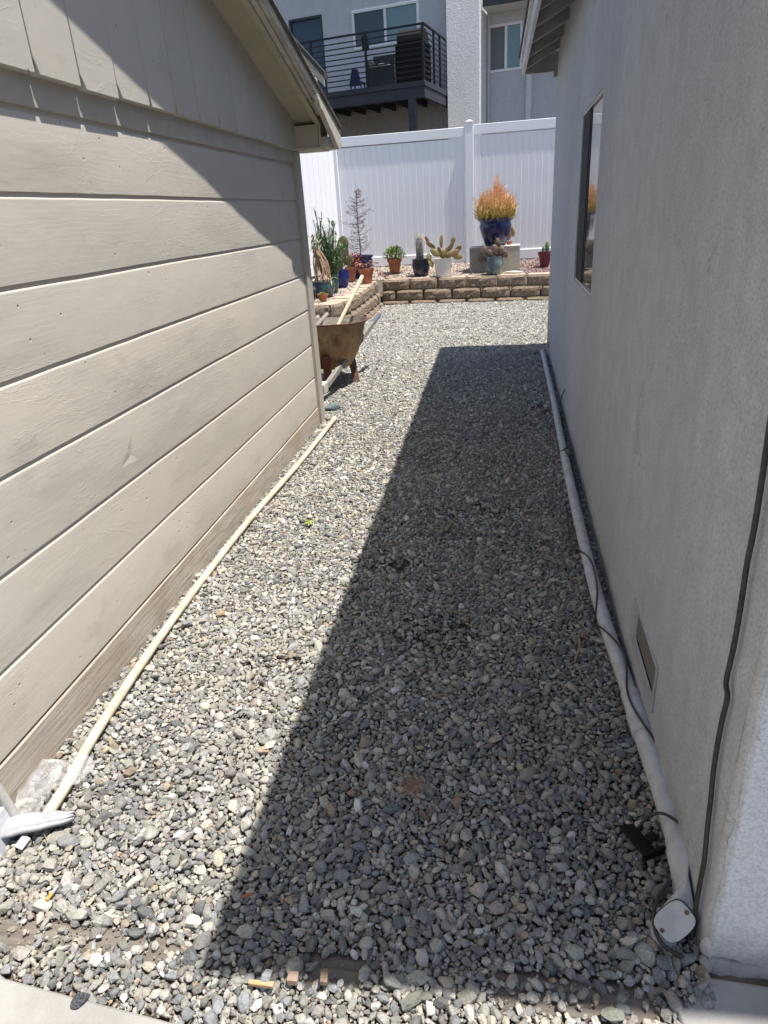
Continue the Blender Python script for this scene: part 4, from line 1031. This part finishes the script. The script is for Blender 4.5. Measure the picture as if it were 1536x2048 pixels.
# balcony
bal = bpy.data.objects.new('balcony', None); C.objects.link(bal); bal.parent = bld
def Bl(g, name, mat, **k): return g.mk(name, mat, parent=bal, **k)
g = G(); g.box(-4.6, .0, 3.86, .0, BW - .002, 3.965); Bl(g, 'deck', M_deck, bevel=.005)
g = G(); g.box(-4.6, .03, 3.645, -.02, .12, 3.858); g.box(-.09, .121, 3.645, -.02, BW - .002, 3.858); Bl(g, 'beam', M_deck, bevel=.004)
for k_ in range(11):
    g = G(); a = -4.3 + k_ * .41; g.box(a, .125, 3.70, a + .045, BW - .004, 3.856); Bl(g, 'joist', M_deckdark)
g = G(); g.box(-.41, .02, .2, -.245, .17, 3.643); Bl(g, 'support_post', M_deck, bevel=.004)
def rail(g, p0, p1, s_=.018, h=.018):
    g.tube([p0, p1], s_, 6)
zt = 4.985
g = G(); g.box(-4.6, -.005, zt - .02, .02, .045, zt + .015); g.box(-.03, .046, zt - .02, .02, BW - .003, zt + .015); Bl(g, 'top_rail', M_railing, bevel=.003)
for a in (-2.66, -1.345, -.030, -3.97):
    g = G(); g.box(a - .025, -.002, 3.967, a + .025, .043, zt - .021); Bl(g, 'baluster_post', M_railing)
for b_ in (.78, 1.28, 1.98):
    g = G(); g.box(-.028, b_ - .022, 3.967, .016, b_ + .022, zt - .021); Bl(g, 'baluster_post', M_railing)
for k_ in range(9):
    z = 4.045 + k_ * .101
    g = G(); g.box(-4.6, .010, z, -.056, .030, z + .021); Bl(g, 'bar', M_railing)
    g = G(); g.box(-.015, .046, z, .004, BW - .003, z + .021); Bl(g, 'bar', M_railing)
# things on the balcony
Mb = Matrix.Translation((-1.528, 17.0, 0)) @ Matrix.Rotation(-TH, 4, 'Z')
def onbal(name, label, cat, a, b, z=3.966):
    o = thing(name, label, cat, (Mb @ Vector((a, b, z)))[:]); o.rotation_euler = (0, 0, -TH); return o
gr = onbal('barbecue_grill', 'black covered barbecue grill on the balcony by the corner railing', 'grill', -.42, .62)
g = G(); g.box(-.36, -.25, .06, .32, .25, .80); g.mk('cabinet', M_dark, parent=gr, bevel=.02)
g = G(); g.prism([(-.25, 0), (.25, 0), (.22, .16), (.08, .26), (-.10, .26), (-.24, .14)], .60, Matrix(((0, 0, 1, -.32), (1, 0, 0, 0), (0, 1, 0, .801), (0, 0, 0, 1)))); g.mk('lid', M_dark, parent=gr, bevel=.02)
for a in (-.3, .26):
    g = G(); g.tube([(a - .02, -.2, .04), (a + .02, -.2, .04)], .04, 12); g.mk('caster', M_dark, parent=gr)
bn = onbal('patio_storage_bench', 'dark grey patio storage bench on the balcony left of the grill', 'bench', -1.05, .55)
M_bench = simple('charcoal_resin', (.045, .047, .052), (.035, .036, .04), 9, .6)
g = G(); g.box(-.40, -.26, .0, .27, .26, .42); g.mk('seat_box', M_bench, parent=bn, bevel=.01)
g = G(); g.box(-.40, .20, .421, .27, .27, .70); g.mk('backrest', M_bench, parent=bn, bevel=.01)
for s_ in (-.40, .21):
    g = G(); g.box(s_, -.26, .421, s_ + .06, .195, .56); g.mk('armrest', M_bench, parent=bn, bevel=.01)
g = G(); g.ell(Matrix.Diagonal((.17, .12, .035, 1)), 14, 6, .12); o = g.mk('folded_towel', simple('grey_cloth', (.33, .33, .36), (.25, .25, .28), 9, .9), smooth=True, loc=(Mb @ Vector((-1.12, .48, 4.42)))[:]); tag(o, 'grey folded cloth lying on the dark balcony bench', 'cloth')
ch = onbal('plastic_chair', 'small dark blue plastic chair seen from behind on the balcony', 'chair', -1.75, .45)
M_pch = simple('dark_blue_plastic', (.03, .03, .11), (.025, .025, .08), 6, .5)
g = G(); g.prism([(-.15, 0), (.15, 0), (.09, .32), (-.06, .34)], .03, Matrix(((1, 0, 0, 0), (0, 0, 1, -.17), (0, 1, 0, .10), (0, 0, 0, 1)))); g.mk('backrest', M_pch, parent=ch, bevel=.006)
g = G(); g.box(-.15, -.14, .16, .15, .15, .19); g.mk('seat', M_pch, parent=ch, bevel=.006)
for (a, b) in ((-.13, -.12), (.13, -.12), (-.13, .13), (.13, .13)):
    g = G(); g.tube([(a, b, 0), (a * .9, b * .9, .158)], .018, 8); g.mk('leg', M_pch, parent=ch)
sp = onbal('wall_speaker', 'black box mounted on the wall between balcony window and railing', 'speaker box', -1.42, .16, 4.72)
g = G(); g.box(-.06, .0, -.02, .09, .08, .24); g.mk('case', M_dark, parent=sp, bevel=.01); g = G(); g.box(-.045, -.008, .0, .075, -.001, .22); g.mk('grille', M_screen, parent=sp)

# neighbour's roof corner peeking between shed and balcony
nb = thing('garden_shed', 'small pale shed with dark shingle roof peeking between tan roof and balcony', 'shed', (-3.0, 13.4, 0))
def Nb(g, name, mat, **k): o = g.mk(name, mat, **k); o.parent = nb; o.matrix_parent_inverse = Matrix.Translation((3.0, -13.4, 0)); return o
sln = 1.42
def rk(o_): return [(-5.0, 3.60 + 2.0 * 1.20 + o_), (-2.96, 3.60 + o_)]
def rakeprism(g, t0, t1, y0, y1, xe=0):
    g.prism([(-5.0, 3.60 + 2.04 * 1.1 + t0), (-2.95 + xe, 3.60 + t0 - xe * 1.1), (-2.95 + xe, 3.60 + t1 - xe * 1.1), (-5.0, 3.60 + 2.04 * 1.1 + t1)], y1 - y0, Matrix(((1, 0, 0, 0), (0, 0, -1, y1), (0, 1, 0, 0), (0, 0, 0, 1))))
g = G(); rakeprism(g, -.02, .075, 13.30, 13.60, .01); Nb(g, 'roof', simple('dark_roof_edge', (.055, .05, .05), (.03, .03, .03), 40, .8, bump=.003))
g = G(); rakeprism(g, -.16, -.022, 13.34, 13.37); Nb(g, 'barge_board', M_cream)
g = G(); g.prism([(-5.0, 0), (-3.16, 0), (-3.16, 3.62), (-5.0, 5.62)], .1, Matrix(((1, 0, 0, 0), (0, 0, -1, 13.72), (0, 1, 0, 0), (0, 0, 0, 1)))); Nb(g, 'wall', simple('pale_cream_wall', (.62, .62, .55), (.56, .56, .49), 4, .8))

# ------------------------------------------------------------------ concrete blocks and potted plants
def cblock(label, x0, x1, y0, y1, z0, z1, mat, capm=None):
    t = thing('concrete_block', label, 'concrete block', ((x0 + x1) / 2, y0, z0), 'plinth blocks')
    g = G(); w_ = (x1 - x0) / 2; d_ = y1 - y0; h = z1 - z0
    g.box(-w_, 0, 0, w_, d_, h - .02); g.mk('body', mat, parent=t, bevel=.006)
    g = G(); g.box(-w_ - .004, -.004, h - .0198, w_ + .004, d_ + .004, h); g.mk('cap', capm or mat, parent=t, bevel=.004)
cblock('concrete block with pot shade in its colour, under the left half of the navy pot', -.395, -.01, 11.42, 11.80, .375, .785, M_cinder2, simple('darker_grey_cap', (.36, .37, .38), (.28, .29, .30), 20, .8, bump=.002))  # cap is a darker grey than the right block's
cblock('beige concrete block with pale top under the right half of the navy pot', -.004, .395, 11.42, 11.80, .375, .785, M_cinder, M_cap)
rock('stone', 'flat pale cream slab on the wall top right of the teal pot', (.325, 11.24, .395), (.155, .08, .022), M_cap, 'flat stone', seed=15)
def pot(t, r, h, mat, style='flower', soilz=.93):
    if style == 'rim': prof = [(0, 0), (r * .62, 0), (r * .66, .01), (r * .93, h * .78), (r * 1.04, h * .785), (r * 1.07, h), (r * .98, h), (r * .93, h * .8), (r * .9, h * .75), (0, h * .75)]
    elif style == 'urn': prof = [(0, 0), (r * .58, 0), (r * .62, .012), (r * .86, h * .45), (r * .96, h * .70), (r * .93, h * .80), (r * .90, h * .86), (r * 1.02, h * .93), (r * 1.04, h * .98), (r * .99, h), (r * .88, h * .98), (r * .84, h * .86), (0, h * .85)]
    elif style == 'bulge': prof = [(0, 0), (r * .66, 0), (r * .74, .01), (r * .97, h * .45), (r * 1.0, h * .7), (r * .94, h * .9), (r * 1.0, h), (r * .9, h), (r * .86, h * .9), (0, h * .88)]
    else: prof = [(0, 0), (r * .76, 0), (r * .80, .01), (r * .97, h * .96), (r * 1.0, h), (r * .92, h), (r * .90, h * .9), (0, h * .88)]
    g = G(); g.lathe(prof, n=36); g.mk('pot', mat, parent=t, smooth='angle')
    zs = {'rim': .86, 'urn': .92, 'bulge': .93, 'flower': .93}[style] * h
    g = G(); b = len(g.v); g.v.append((0, 0, zs + .006)); n = 20
    for k in range(n): a = 6.283 * k / n; g.v.append((r * .91 * math.cos(a), r * .91 * math.sin(a), zs + random.uniform(-.003, .003)))
    for k in range(n): g.f.append((b, b + 1 + k, b + 1 + (k + 1) % n))
    g.mk('soil', M_soil, parent=t); return zs
def plant(label, x, y, z=None, cat='potted plant', name='potted_plant', group='potted plants along the bed'):
    return thing(name, label, cat, (x, y, (bedz(x, y) if z is None else z) + .004), group)
def lf(g, c, d, l, w_, up=Vector((0, 0, 1)), fold=.25, curl=0):
    d = d.normalized(); s_ = d.cross(up)
    if s_.length < .05: s_ = d.cross(Vector((1, 0, 0)))
    s_.normalize(); n_ = s_.cross(d)
    p = [c, c + d * l * .45 + s_ * w_ + n_ * w_ * fold, c + d * l - n_ * curl * l, c + d * l * .45 - s_ * w_ + n_ * w_ * fold, c + d * l * .45]
    g.add(p, [(0, 1, 4), (1, 2, 4), (2, 3, 4), (3, 0, 4)])
def rdir(zmin=-.2, zmax=1.0):
    a = random.uniform(0, 6.283); z = random.uniform(zmin, zmax); r = math.sqrt(max(0, 1 - z * z)); return Vector((r * math.cos(a), r * math.sin(a), z))
# 1 navy pot with fire sticks on the blocks
t = plant('big orange fire-stick bush in a tall navy glazed pot raised on blocks', .01, 11.62, .785)
pot(t, .262, .40, M_navy, 'urn')
g = G(); random.seed(5)
for i in range(620):
    a = random.uniform(0, 6.283); rr = math.sqrt(random.random()); hh = random.uniform(.30, 1.0) * (.50 * math.sqrt(1 - .55 * rr * rr)) + random.gauss(0, .02)
    p0 = Vector((math.cos(a) * rr * .21, math.sin(a) * rr * .21, .36)); ex = rr * .29 + random.gauss(0, .014)
    p1 = Vector((math.cos(a) * ex + random.gauss(0, .012), math.sin(a) * ex, .36 + hh * .36)); p2 = Vector((math.cos(a) * ex * 1.02 + random.gauss(0, .03), math.sin(a) * ex + random.gauss(0, .03), .37 + hh))
    g.tube([p0, p1, p2], [.0052, .0046, .0032], 4, False)
    for _ in range(3):
        q = p1.lerp(p2, random.uniform(-.5, .9)); e = q + Vector((random.gauss(0, .034), random.gauss(0, .034), random.uniform(.02, .09)))
        g.tube([q, e], [.0036, .0024], 3, False)
for i in range(34):       # taller shoots off centre
    p0 = Vector((.03, 0, .74)) + rdir() * .05; p1 = p0 + Vector((random.gauss(0, .03), random.gauss(0, .03), random.uniform(.10, .29)))
    g.tube([p0, p0.lerp(p1, .5) + Vector((random.gauss(0, .008), 0, 0)), p1], [.004, .0034, .002], 4, False)
g.mk('sticks', M_fire, parent=t)
# 2 teal pot with spiny cactus
t = plant('drooping brown spiny cactus in a small teal drip-glazed pot before the blocks', -.012, 11.20, .383); pot(t, .145, .265, M_teal, 'bulge')
g = G(); gs = G(); random.seed(8)
def cact(g, gs, c, M, spines, sl_):
    g.ell(Matrix.Translation(c) @ M, 12, 8)
    for _ in range(spines):
        d = rdir(-1, 1); p = Matrix.Translation(c) @ M @ d; n_ = (M.to_3x3() @ d).normalized(); gs.tube([p, p + (n_ + Vector((random.gauss(0, .3),) * 3)).normalized() * sl_], [.0026, .0012], 3, False)
for (x, z, rx, rz, tilt) in ((-.17, .33, .075, .10, .5), (-.20, .25, .055, .07, .3), (-.07, .30, .07, .08, -.3), (.0, .33, .08, .11, .1), (.06, .44, .055, .085, -.1), (.12, .33, .08, .07, -.6), (.17, .30, .06, .06, -.4), (.03, .28, .09, .06, 0), (-.12, .27, .05, .06, .8)):
    cact(g, gs, Vector((x, random.uniform(-.07, .05), z)), Matrix.Rotation(tilt, 4, 'Y') @ Matrix.Diagonal((rx * .85, .03, rz, 1)), 46, .045)
g.mk('cactus_pads', M_padb, parent=t, smooth=True); gs.mk('spines', leafm('brown_spines', (.26, .19, .14), (.14, .10, .08)), parent=t)
# small finger cactus behind it
t = plant('small pinkish finger cactus standing behind the teal pot on the pale block', .235, 11.66, .785); pot(t, .05, .045, M_terra)
g = G(); gs = G()
for (x, z, rx, rz, tl) in ((0, .14, .032, .085, .35), (-.05, .09, .028, .05, .8), (.05, .19, .034, .08, -.05)): cact(g, gs, Vector((x, 0, z)), Matrix.Rotation(tl, 4, 'Y') @ Matrix.Diagonal((rx, rx, rz, 1)), 36, .02)
g.mk('cactus_stems', leafm('pinkish_cactus', (.33, .17, .12), (.24, .20, .10), 18), parent=t, smooth=True); gs.mk('spines', M_spine, parent=t)
# 3 white pot with prickly pear
t = plant('sprawling orange-green prickly pear in a plain white pot', -.808, 11.27, .385); pot(t, .146, .272, M_whitepot, 'flower')
g = G(); gs = G(); random.seed(3)
pads = [(-.13, .36, .045, .10, -.9), (-.20, .47, .040, .10, -1.0), (-.26, .55, .035, .075, -.5), (-.02, .52, .032, .115, .06), (-.05, .36, .05, .10, -.25), (.06, .36, .045, .10, .45), (.13, .43, .04, .105, .55), (.17, .52, .035, .07, .35), (.20, .34, .05, .09, 1.0), (.26, .40, .045, .07, .8), (.25, .28, .075, .05, .1), (-.20, .22, .05, .085, -.35), (-.23, .31, .04, .06, -.4), (.0, .33, .05, .08, 0.1), (.10, .31, .045, .07, .7)]
for (x, z, rx, rz, tl) in pads: cact(g, gs, Vector((x * .95, random.uniform(-.08, .06), z)), Matrix.Rotation(tl, 4, 'Y') @ Matrix.Rotation(random.uniform(-.9, .9), 4, 'Z') @ Matrix.Diagonal((rx * 1.0, .007, rz * .86, 1)), 22, .016)
g.mk('cactus_pads', M_pad, parent=t, smooth=True)
# 4 dark blue pot with column cactus
t = plant('shaggy grey column cactus in a midnight blue pot', -1.178, 11.43, .392); pot(t, .145, .26, M_dkblue, 'bulge')
g = G(); g.tube([(-.01, 0, .2), (-.012, 0, .35), (-.01, 0, .55)], [.058, .062, .056], 16)
g.ell(Matrix.Translation((-.01, 0, .55)) @ Matrix.Diagonal((.056, .056, .05, 1)), 16, 8); g.mk('cactus_column', simple('grey_cactus_skin', (.23, .21, .20), (.14, .13, .125), 30, .9, bump=.004), parent=t, smooth=True)
g = G()
for i in range(520):
    a = random.uniform(0, 6.283); z = random.uniform(.24, .60); dn = z > .40
    if not dn and random.random() < .75: continue
    p = Vector((-.01 + .06 * math.cos(a), .06 * math.sin(a), z)); d = Vector((math.cos(a), math.sin(a), random.uniform(-.2, .9))) * random.uniform(.015, .05 if dn else .02)
    g.tube([p, p + d], [.002, .0008], 3, False)
for i in range(90):
    d = rdir(.2, 1); p = Vector((-.01, 0, .57)) + d * .045; g.tube([p, p + d * random.uniform(.02, .07)], [.002, .0008], 3, False)
g.mk('spines', M_spine, parent=t)
# 5 terracotta jade
t = plant('rounded bright green jade bush in a terracotta pot against the fence', -1.662, 11.82, .43); pot(t, .118, .225, M_terra, 'rim')
g = G(); random.seed(4)
for i in range(760):
    d = rdir(-.05, 1); rr = random.uniform(.55, 1.05) + .1 * noise.noise(d * 3); c = Vector((0, 0, .24)) + Vector((d.x * .185, d.y * .16, d.z * .17)) * rr
    lf(g, c, (d + rdir(-1, 1) * .7), .040, .011, fold=.3)
g.mk('foliage', M_jade, parent=t)
g = G()
for i in range(14): d = rdir(.3, 1); g.tube([(0, 0, .19), Vector((0, 0, .22)) + Vector((d.x * .13, d.y * .12, d.z * .12))], [.008, .004], 5, False)
g.mk('stems', M_twig, parent=t)
# 6 dead conifer in big blue pot
t = plant('leafless dead sapling with curled brown leaves in a wide blue glazed pot', -2.185, 11.55, .40); pot(t, .205, .35, M_navy, 'urn')
g = G(); gl = G(); random.seed(12)
g.tube(curve([(0, 0, .28), (.006, 0, .55), (-.012, 0, .85), (-.004, .0, 1.12), (.002, 0, 1.42)], 5), [.011 - .0095 * i / 20 for i in range(21)], 6)
for i in range(64):
    z = .36 + .98 * (i / 64) ** .95 + random.uniform(-.02, .02); a = random.uniform(0, 6.283); l = (.25 if z < .95 else .25 - .42 * (z - .95)) * random.uniform(.55, 1.1)
    p0 = Vector((0, 0, z)); p2 = p0 + Vector((math.cos(a) * l, math.sin(a) * l, l * random.uniform(.1, .6))); p1 = (p0 + p2) / 2 - Vector((0, 0, .02 * l / .2))
    g.tube([p0, p1, p2], [.0038, .0028, .0014], 4, False)
    for k_ in range(5):
        q = p0.lerp(p2, random.uniform(.3, 1)); e = q + rdir(-.6, .9) * random.uniform(.03, .08); g.tube([q, e], [.0018, .001], 3, False)
        for _ in range(2): lf(gl, q.lerp(e, random.random()), rdir(-1, .4), random.uniform(.014, .032), .005, curl=.3)
for i in range(120): z = random.uniform(.5, 1.3); lf(gl, Vector((random.gauss(0, .012), random.gauss(0, .012), z)), rdir(-1, .5), .024, .006)
for i in range(150): 
    a = random.uniform(0, 6.283); rr = random.uniform(.05, .25); lf(gl, Vector((rr * math.cos(a), rr * math.sin(a), random.uniform(.40, .60))), rdir(-1, .5), .024, .006)
g.mk('branches', M_twig, parent=t); gl.mk('dried_leaves', M_dryleaf, parent=t)
# 7 front terracotta with dried rosettes
t = plant('wilted pinkish rosette succulent in a terracotta pot on the wall corner', -1.955, 10.72, .383); pot(t, .112, .215, M_terra, 'rim')
g = G(); random.seed(21)
for i in range(15):
    c = Vector((random.uniform(-.14, .16), random.uniform(-.12, .10), random.uniform(.20, .31)))
    for k_ in range(13): lf(g, c, rdir(-.4, .8), random.uniform(.035, .062), .014, fold=.5, curl=.3)
for i in range(16):
    c = Vector((.16 + i * .012, -.02 + random.gauss(0, .02), .20 - i * .010))
    for k_ in range(5): lf(g, c, rdir(-.6, .6), .04, .011, curl=.3)
g.mk('rosettes', M_pink, parent=t)
# 8 terracotta with red succulents
t = plant('red-orange fleshy succulent in a narrow terracotta pot between two blue pots', -2.285, 11.15, .383); pot(t, .09, .225, M_terra, 'rim')
g = G(); random.seed(23)
for i in range(420):
    c = Vector((random.gauss(.03, .085), random.gauss(0, .06), random.uniform(.20, .42))); lf(g, c, rdir(-.2, 1), random.uniform(.03, .055), .009, fold=.4)
g.mk('foliage', M_redleaf, parent=t)
g = G()
for i in range(8): g.tube([(0, 0, .18), (random.uniform(-.1, .1), random.uniform(-.05, .05), random.uniform(.28, .38))], [.006, .004], 5, False)
g.mk('stems', M_twig, parent=t)
# 9 cobalt pot with prickly pear paddle
t = plant('broad green prickly pear paddles in a bright cobalt blue pot', -2.275, 10.35, .383); pot(t, .125, .245, M_cobalt, 'bulge')
g = G(); gs = G(); random.seed(31)
for (x, z, rx, rz, tl) in ((.04, .47, .11, .16, .35), (.08, .60, .085, .115, .1), (-.08, .38, .09, .13, -.4), (.12, .38, .07, .09, .8), (-.02, .33, .08, .1, 0)): cact(g, gs, Vector((x, random.uniform(-.05, .05), z)), Matrix.Rotation(tl, 4, 'Y') @ Matrix.Diagonal((rx, .018, rz, 1)), 22, .014)
g.mk('cactus_pads', M_padg, parent=t, smooth=True); gs.mk('spines', M_spine, parent=t)
g = G()
for i in range(300): c = Vector((random.gauss(-.01, .09), random.gauss(0, .06), random.uniform(.26, .48))); lf(g, c, rdir(.0, 1), .05, .007)
g.mk('foliage', M_euph, parent=t)
# 10 green pot with tall euphorbia
t = plant('tall upright green euphorbia shrub in a slim green glazed pot', -2.235, 9.62, .383); pot(t, .088, .25, M_green, 'urn')
g = G(); gs = G(); random.seed(41)
for i in range(84):
    a = random.uniform(0, 6.283); rr = random.random() ** .6; tp = random.uniform(.35, 1.0) * (1.06 - .3 * rr)
    p0 = Vector((0, 0, .2)); p2 = Vector((-.02 + math.cos(a) * .23 * rr, math.sin(a) * .17 * rr, tp)); p1 = Vector((p2.x * .5, p2.y * .5, .2 + (tp - .2) * .45))
    gs.tube([p0, p1, p2], [.008, .006, .004], 5, False)
    for k_ in range(34):
        f_ = random.uniform(.28, 1.0); q = p0.lerp(p1, f_ * 2) if f_ < .5 else p1.lerp(p2, f_ * 2 - 1); d = rdir(.25, 1)
        lf(g, q, d, random.uniform(.05, .09), .0085, fold=.3)
g.mk('foliage', M_euph, parent=t); gs.mk('stems', M_greyleaf, parent=t)
g = G()
for i in range(7):
    x = -.17 + i * .012; top = random.uniform(.85, 1.12); pts = curve([(-.05, 0, .25), (-.12 + random.gauss(0, .02), 0, .6), (x + random.gauss(0, .03), 0, top)], 4); g.tube(pts, .0055, 5, False)
    for q in pts[2:]:
        for _ in range(4): lf(g, q, rdir(.1, 1), .036, .007)
g.mk('grey_shoots', M_greyleaf, parent=t)
# 11 big blue-green pot with drooping tan stalks
t = plant('bundle of drooping tan dead stalks in the widest blue-green glazed pot', -2.262, 9.12, .383); pot(t, .16, .20, M_bluegreen, 'bulge')
g = G(); random.seed(51)
for i in range(30):
    a = random.uniform(0, 6.283); sx0 = random.uniform(-.05, .02); top = Vector((-.06 + random.gauss(0, .02), random.gauss(0, .02), .62)); ft = Vector((math.cos(a) * .12 + .01, math.sin(a) * .09, .17))
    g.tube(curve([top, top.lerp(ft, .5) + Vector((random.gauss(.02, .02), 0, .03)), ft], 5), [.006, .008, .010, .011, .011, .011, .010, .009, .008, .006, .005], 5, False)
g.mk('dead_stalks', M_tan, parent=t)
g = G()
for i in range(40): lf(g, Vector((-.06 + random.gauss(0, .03), random.gauss(0, .03), random.uniform(.56, .74))), rdir(.1, 1), random.uniform(.08, .15), .013)
for i in range(9): lf(g, Vector((.12 + random.gauss(0, .03), random.gauss(-.05, .04), random.uniform(.18, .24))), rdir(-.3, .6), .09, .014, curl=.4)
g.mk('foliage', leafm('pale_olive_leaf', (.34, .36, .20), (.20, .22, .11), 20), parent=t)
# 12, 13 small pots in front
t = plant('tiny yellow-green rosette in a low terracotta bowl at the wall edge', -2.155, 8.62, .383); pot(t, .068, .085, M_terra, 'rim')
g = G(); random.seed(61)
for i in range(70): d = rdir(0, 1); lf(g, Vector((0, 0, .075)) + Vector((d.x, d.y, 0)) * random.uniform(0, .035), d, .038, .010)
g.mk('rosette', M_yel, parent=t)
t = plant('dark shallow pot of small grey succulents half hidden by the shed corner', -2.33, 8.62, .383); pot(t, .085, .15, M_dkblue, 'bulge')
g = G()
for i in range(90): d = rdir(0, 1); lf(g, Vector((random.gauss(0, .03), random.gauss(0, .03), .14)), d, .045, .009)
g.mk('foliage', M_greyleaf, parent=t)
# 14 maroon pot with cactus
t = plant('small green cactus in a maroon pot at the right end of the bed', .80, 11.72, .425); pot(t, .108, .22, M_redpot, 'rim')
g = G(); gs = G(); cact(g, gs, Vector((.03, 0, .29)), Matrix.Diagonal((.035, .03, .085, 1)), 30, .012); cact(g, gs, Vector((-.03, 0, .25)), Matrix.Diagonal((.022, .02, .06, 1)), 20, .012)
g.mk('cactus_stems', leafm('green_cactus', (.13, .24, .07), (.08, .15, .05), 20), parent=t, smooth=True); gs.mk('spines', M_spine, parent=t)

# ------------------------------------------------------------------ wheelbarrow
wb = thing('wheelbarrow', 'rusty yellow steel wheelbarrow on wooden shafts parked behind the shed corner', 'wheelbarrow', (-1.42, 5.75, 0), rot=(0, 0, .12))
wb.rotation_euler = (0, 0, 0)
# local frame: origin under the tray, +y towards the handles
def S(p): return Vector(p)
g = G(); n = 44
def ring(rx0, yf, yb, z, ex=3.0):
    o = []
    for k in range(n):
        a = 6.2832 * k / n; c_, s_ = math.cos(a), math.sin(a)
        x = rx0 * math.copysign(abs(c_) ** (2 / ex), c_); y = math.copysign(abs(s_) ** (2 / ex), s_)
        y = y * yb if y > 0 else y * yf; o.append((x, y, z))
    return o
rings = [ring(.10, .08, .14, .105, 2.4), ring(.165, .17, .22, .135, 2.4), ring(.225, .27, .29, .24, 2.5), ring(.275, .35, .35, .40, 2.6), ring(.300, .385, .38, .505, 2.6), ring(.315, .40, .395, .508, 2.6), ring(.317, .402, .397, .498, 2.6)]
def addrings(g, rings, capb=True):
    b = len(g.v)
    for r in rings: g.v += r
    for i in range(len(rings) - 1):
        for k in range(n): a = b + i * n + k; c_ = b + i * n + (k + 1) % n; g.f.append((a, c_, c_ + n, a + n))
    if capb: g.f.append(tuple(b + k for k in range(n))[::-1])
tilt = Matrix.Translation((.02, -.02, .03)) @ Matrix.Rotation(-.06, 4, 'X')
addrings(g, rings); g.v = [tuple(tilt @ Vector(v)) for v in g.v]; tr = g.mk('tray', M_tray, parent=wb, smooth='angle')
g = G(); inner = [[(x * .985, y * .985, z + .006) for x, y, z in r] for r in rings[:5]]; addrings(g, inner); g.v = [tuple(tilt @ Vector(v)) for v in g.v]; g.mk('tray_lining', M_tray_in, parent=wb, smooth='angle')
g = G(); rim = [tuple(tilt @ Vector(v)) for v in ring(.314, .399, .394, .506, 2.6)]; g.tube(rim + [rim[0]], .007, 8, False); g.mk('rim', M_rust, parent=wb, smooth=True)
def beam(g, p0, p1, w_, h, roll=0):
    p0, p1 = Vector(p0), Vector(p1); d = (p1 - p0); l = d.length; q = d.to_track_quat('Y', 'Z'); g.box(-w_ / 2, 0, -h / 2, w_ / 2, l, h / 2, Matrix.Translation(p0) @ q.to_matrix().to_4x4())
for s_, x0, x1 in ((1, .065, .305), (-1, -.14, -.24)):
    g = G(); beam(g, (x0, -.66, .085), (x1, .50, .43), .036, .045); g.mk('shaft', M_greywood, parent=wb, bevel=.003)
    g = G(); d = Vector((x1 - x0, 1.16, .345)).normalized(); p = Vector((x1, .50, .43)); g.tube([p + d * .001, p + d * .20], .021, 14); g.mk('grip', M_bluegrip if s_ > 0 else M_greywood, parent=wb, smooth='angle')
g = G(); g.box(.035, -.70, .075, .100, -.56, .150); g.mk('nose_block', simple('chipped_white_wood', (.52, .49, .44), (.45, .28, .18), 30, .8, lo=.3, hi=.45), parent=wb, bevel=.003)
for x in (-.12, .012):
    g = G(); g.prism([(-.055, .11), (.055, .09), (.05, .30), (-.05, .30)], .045, Matrix(((0, 0, 1, x), (1, 0, 0, -.28), (0, 1, 0, 0), (0, 0, 0, 1)))); g.mk('riser', M_redwood, parent=wb, bevel=.003)
for s_ in (-1, 1):
    lg = G(); xt = .14 if s_ > 0 else -.16
    beam(lg, (xt + .015, .10, .30), (xt + .075 * s_, .02, .0), .065, .012)
    lg.mk('leg', M_rust, parent=wb, bevel=.002)
    lg = G(); beam(lg, (xt - .06 * s_, -.12, .20), (xt + .03 * s_, -.13, .0), .030, .010); lg.mk('leg_brace', M_rust, parent=wb, bevel=.001)
whl = bpy.data.objects.new('wheel', None); C.objects.link(whl); whl.parent = wb; whl.location = (-.05, -.88, .17)
g = G(); ringp = [(0, .13 * math.cos(6.2832 * k / 28), .13 * math.sin(6.2832 * k / 28)) for k in range(29)]; g.tube(ringp, .042, 10, False); g.mk('tyre', M_rubber, parent=whl, smooth=True)
g = G(); g.tube([(-.03, 0, 0), (.03, 0, 0)], .10, 24); g.mk('hub', M_rust, parent=whl, smooth='angle')
bpy.context.view_layer.update()
# wooden tool handle and grey pipe inside the tray
def tool(name, label, cat, p0, p1, r, mat):
    p0, p1 = Vector(p0), Vector(p1); l = (p1 - p0).length; g = G(); g.tube([(0, 0, 0), (0, 0, l * .5), (0, 0, l - .012), (0, 0, l)], [r * .92, r, r, r * .7], 16)
    o = g.mk(name, mat, smooth='angle'); o.location = p0; o.rotation_euler = (p1 - p0).to_track_quat('Z', 'Y').to_euler(); return tag(o, label, cat)
tool('tool_handle', 'pale round wooden tool handle leaning up out of the wheelbarrow tray', 'tool handle', (-1.445, 5.72, .30), (-1.155, 6.14, .865), .017, M_handle)
tool('grey_pipe', 'short grey pipe end sticking out over the back of the tray', 'pipe', (-1.62, 5.9, .42), (-1.52, 6.20, .545), .019, M_greywood)
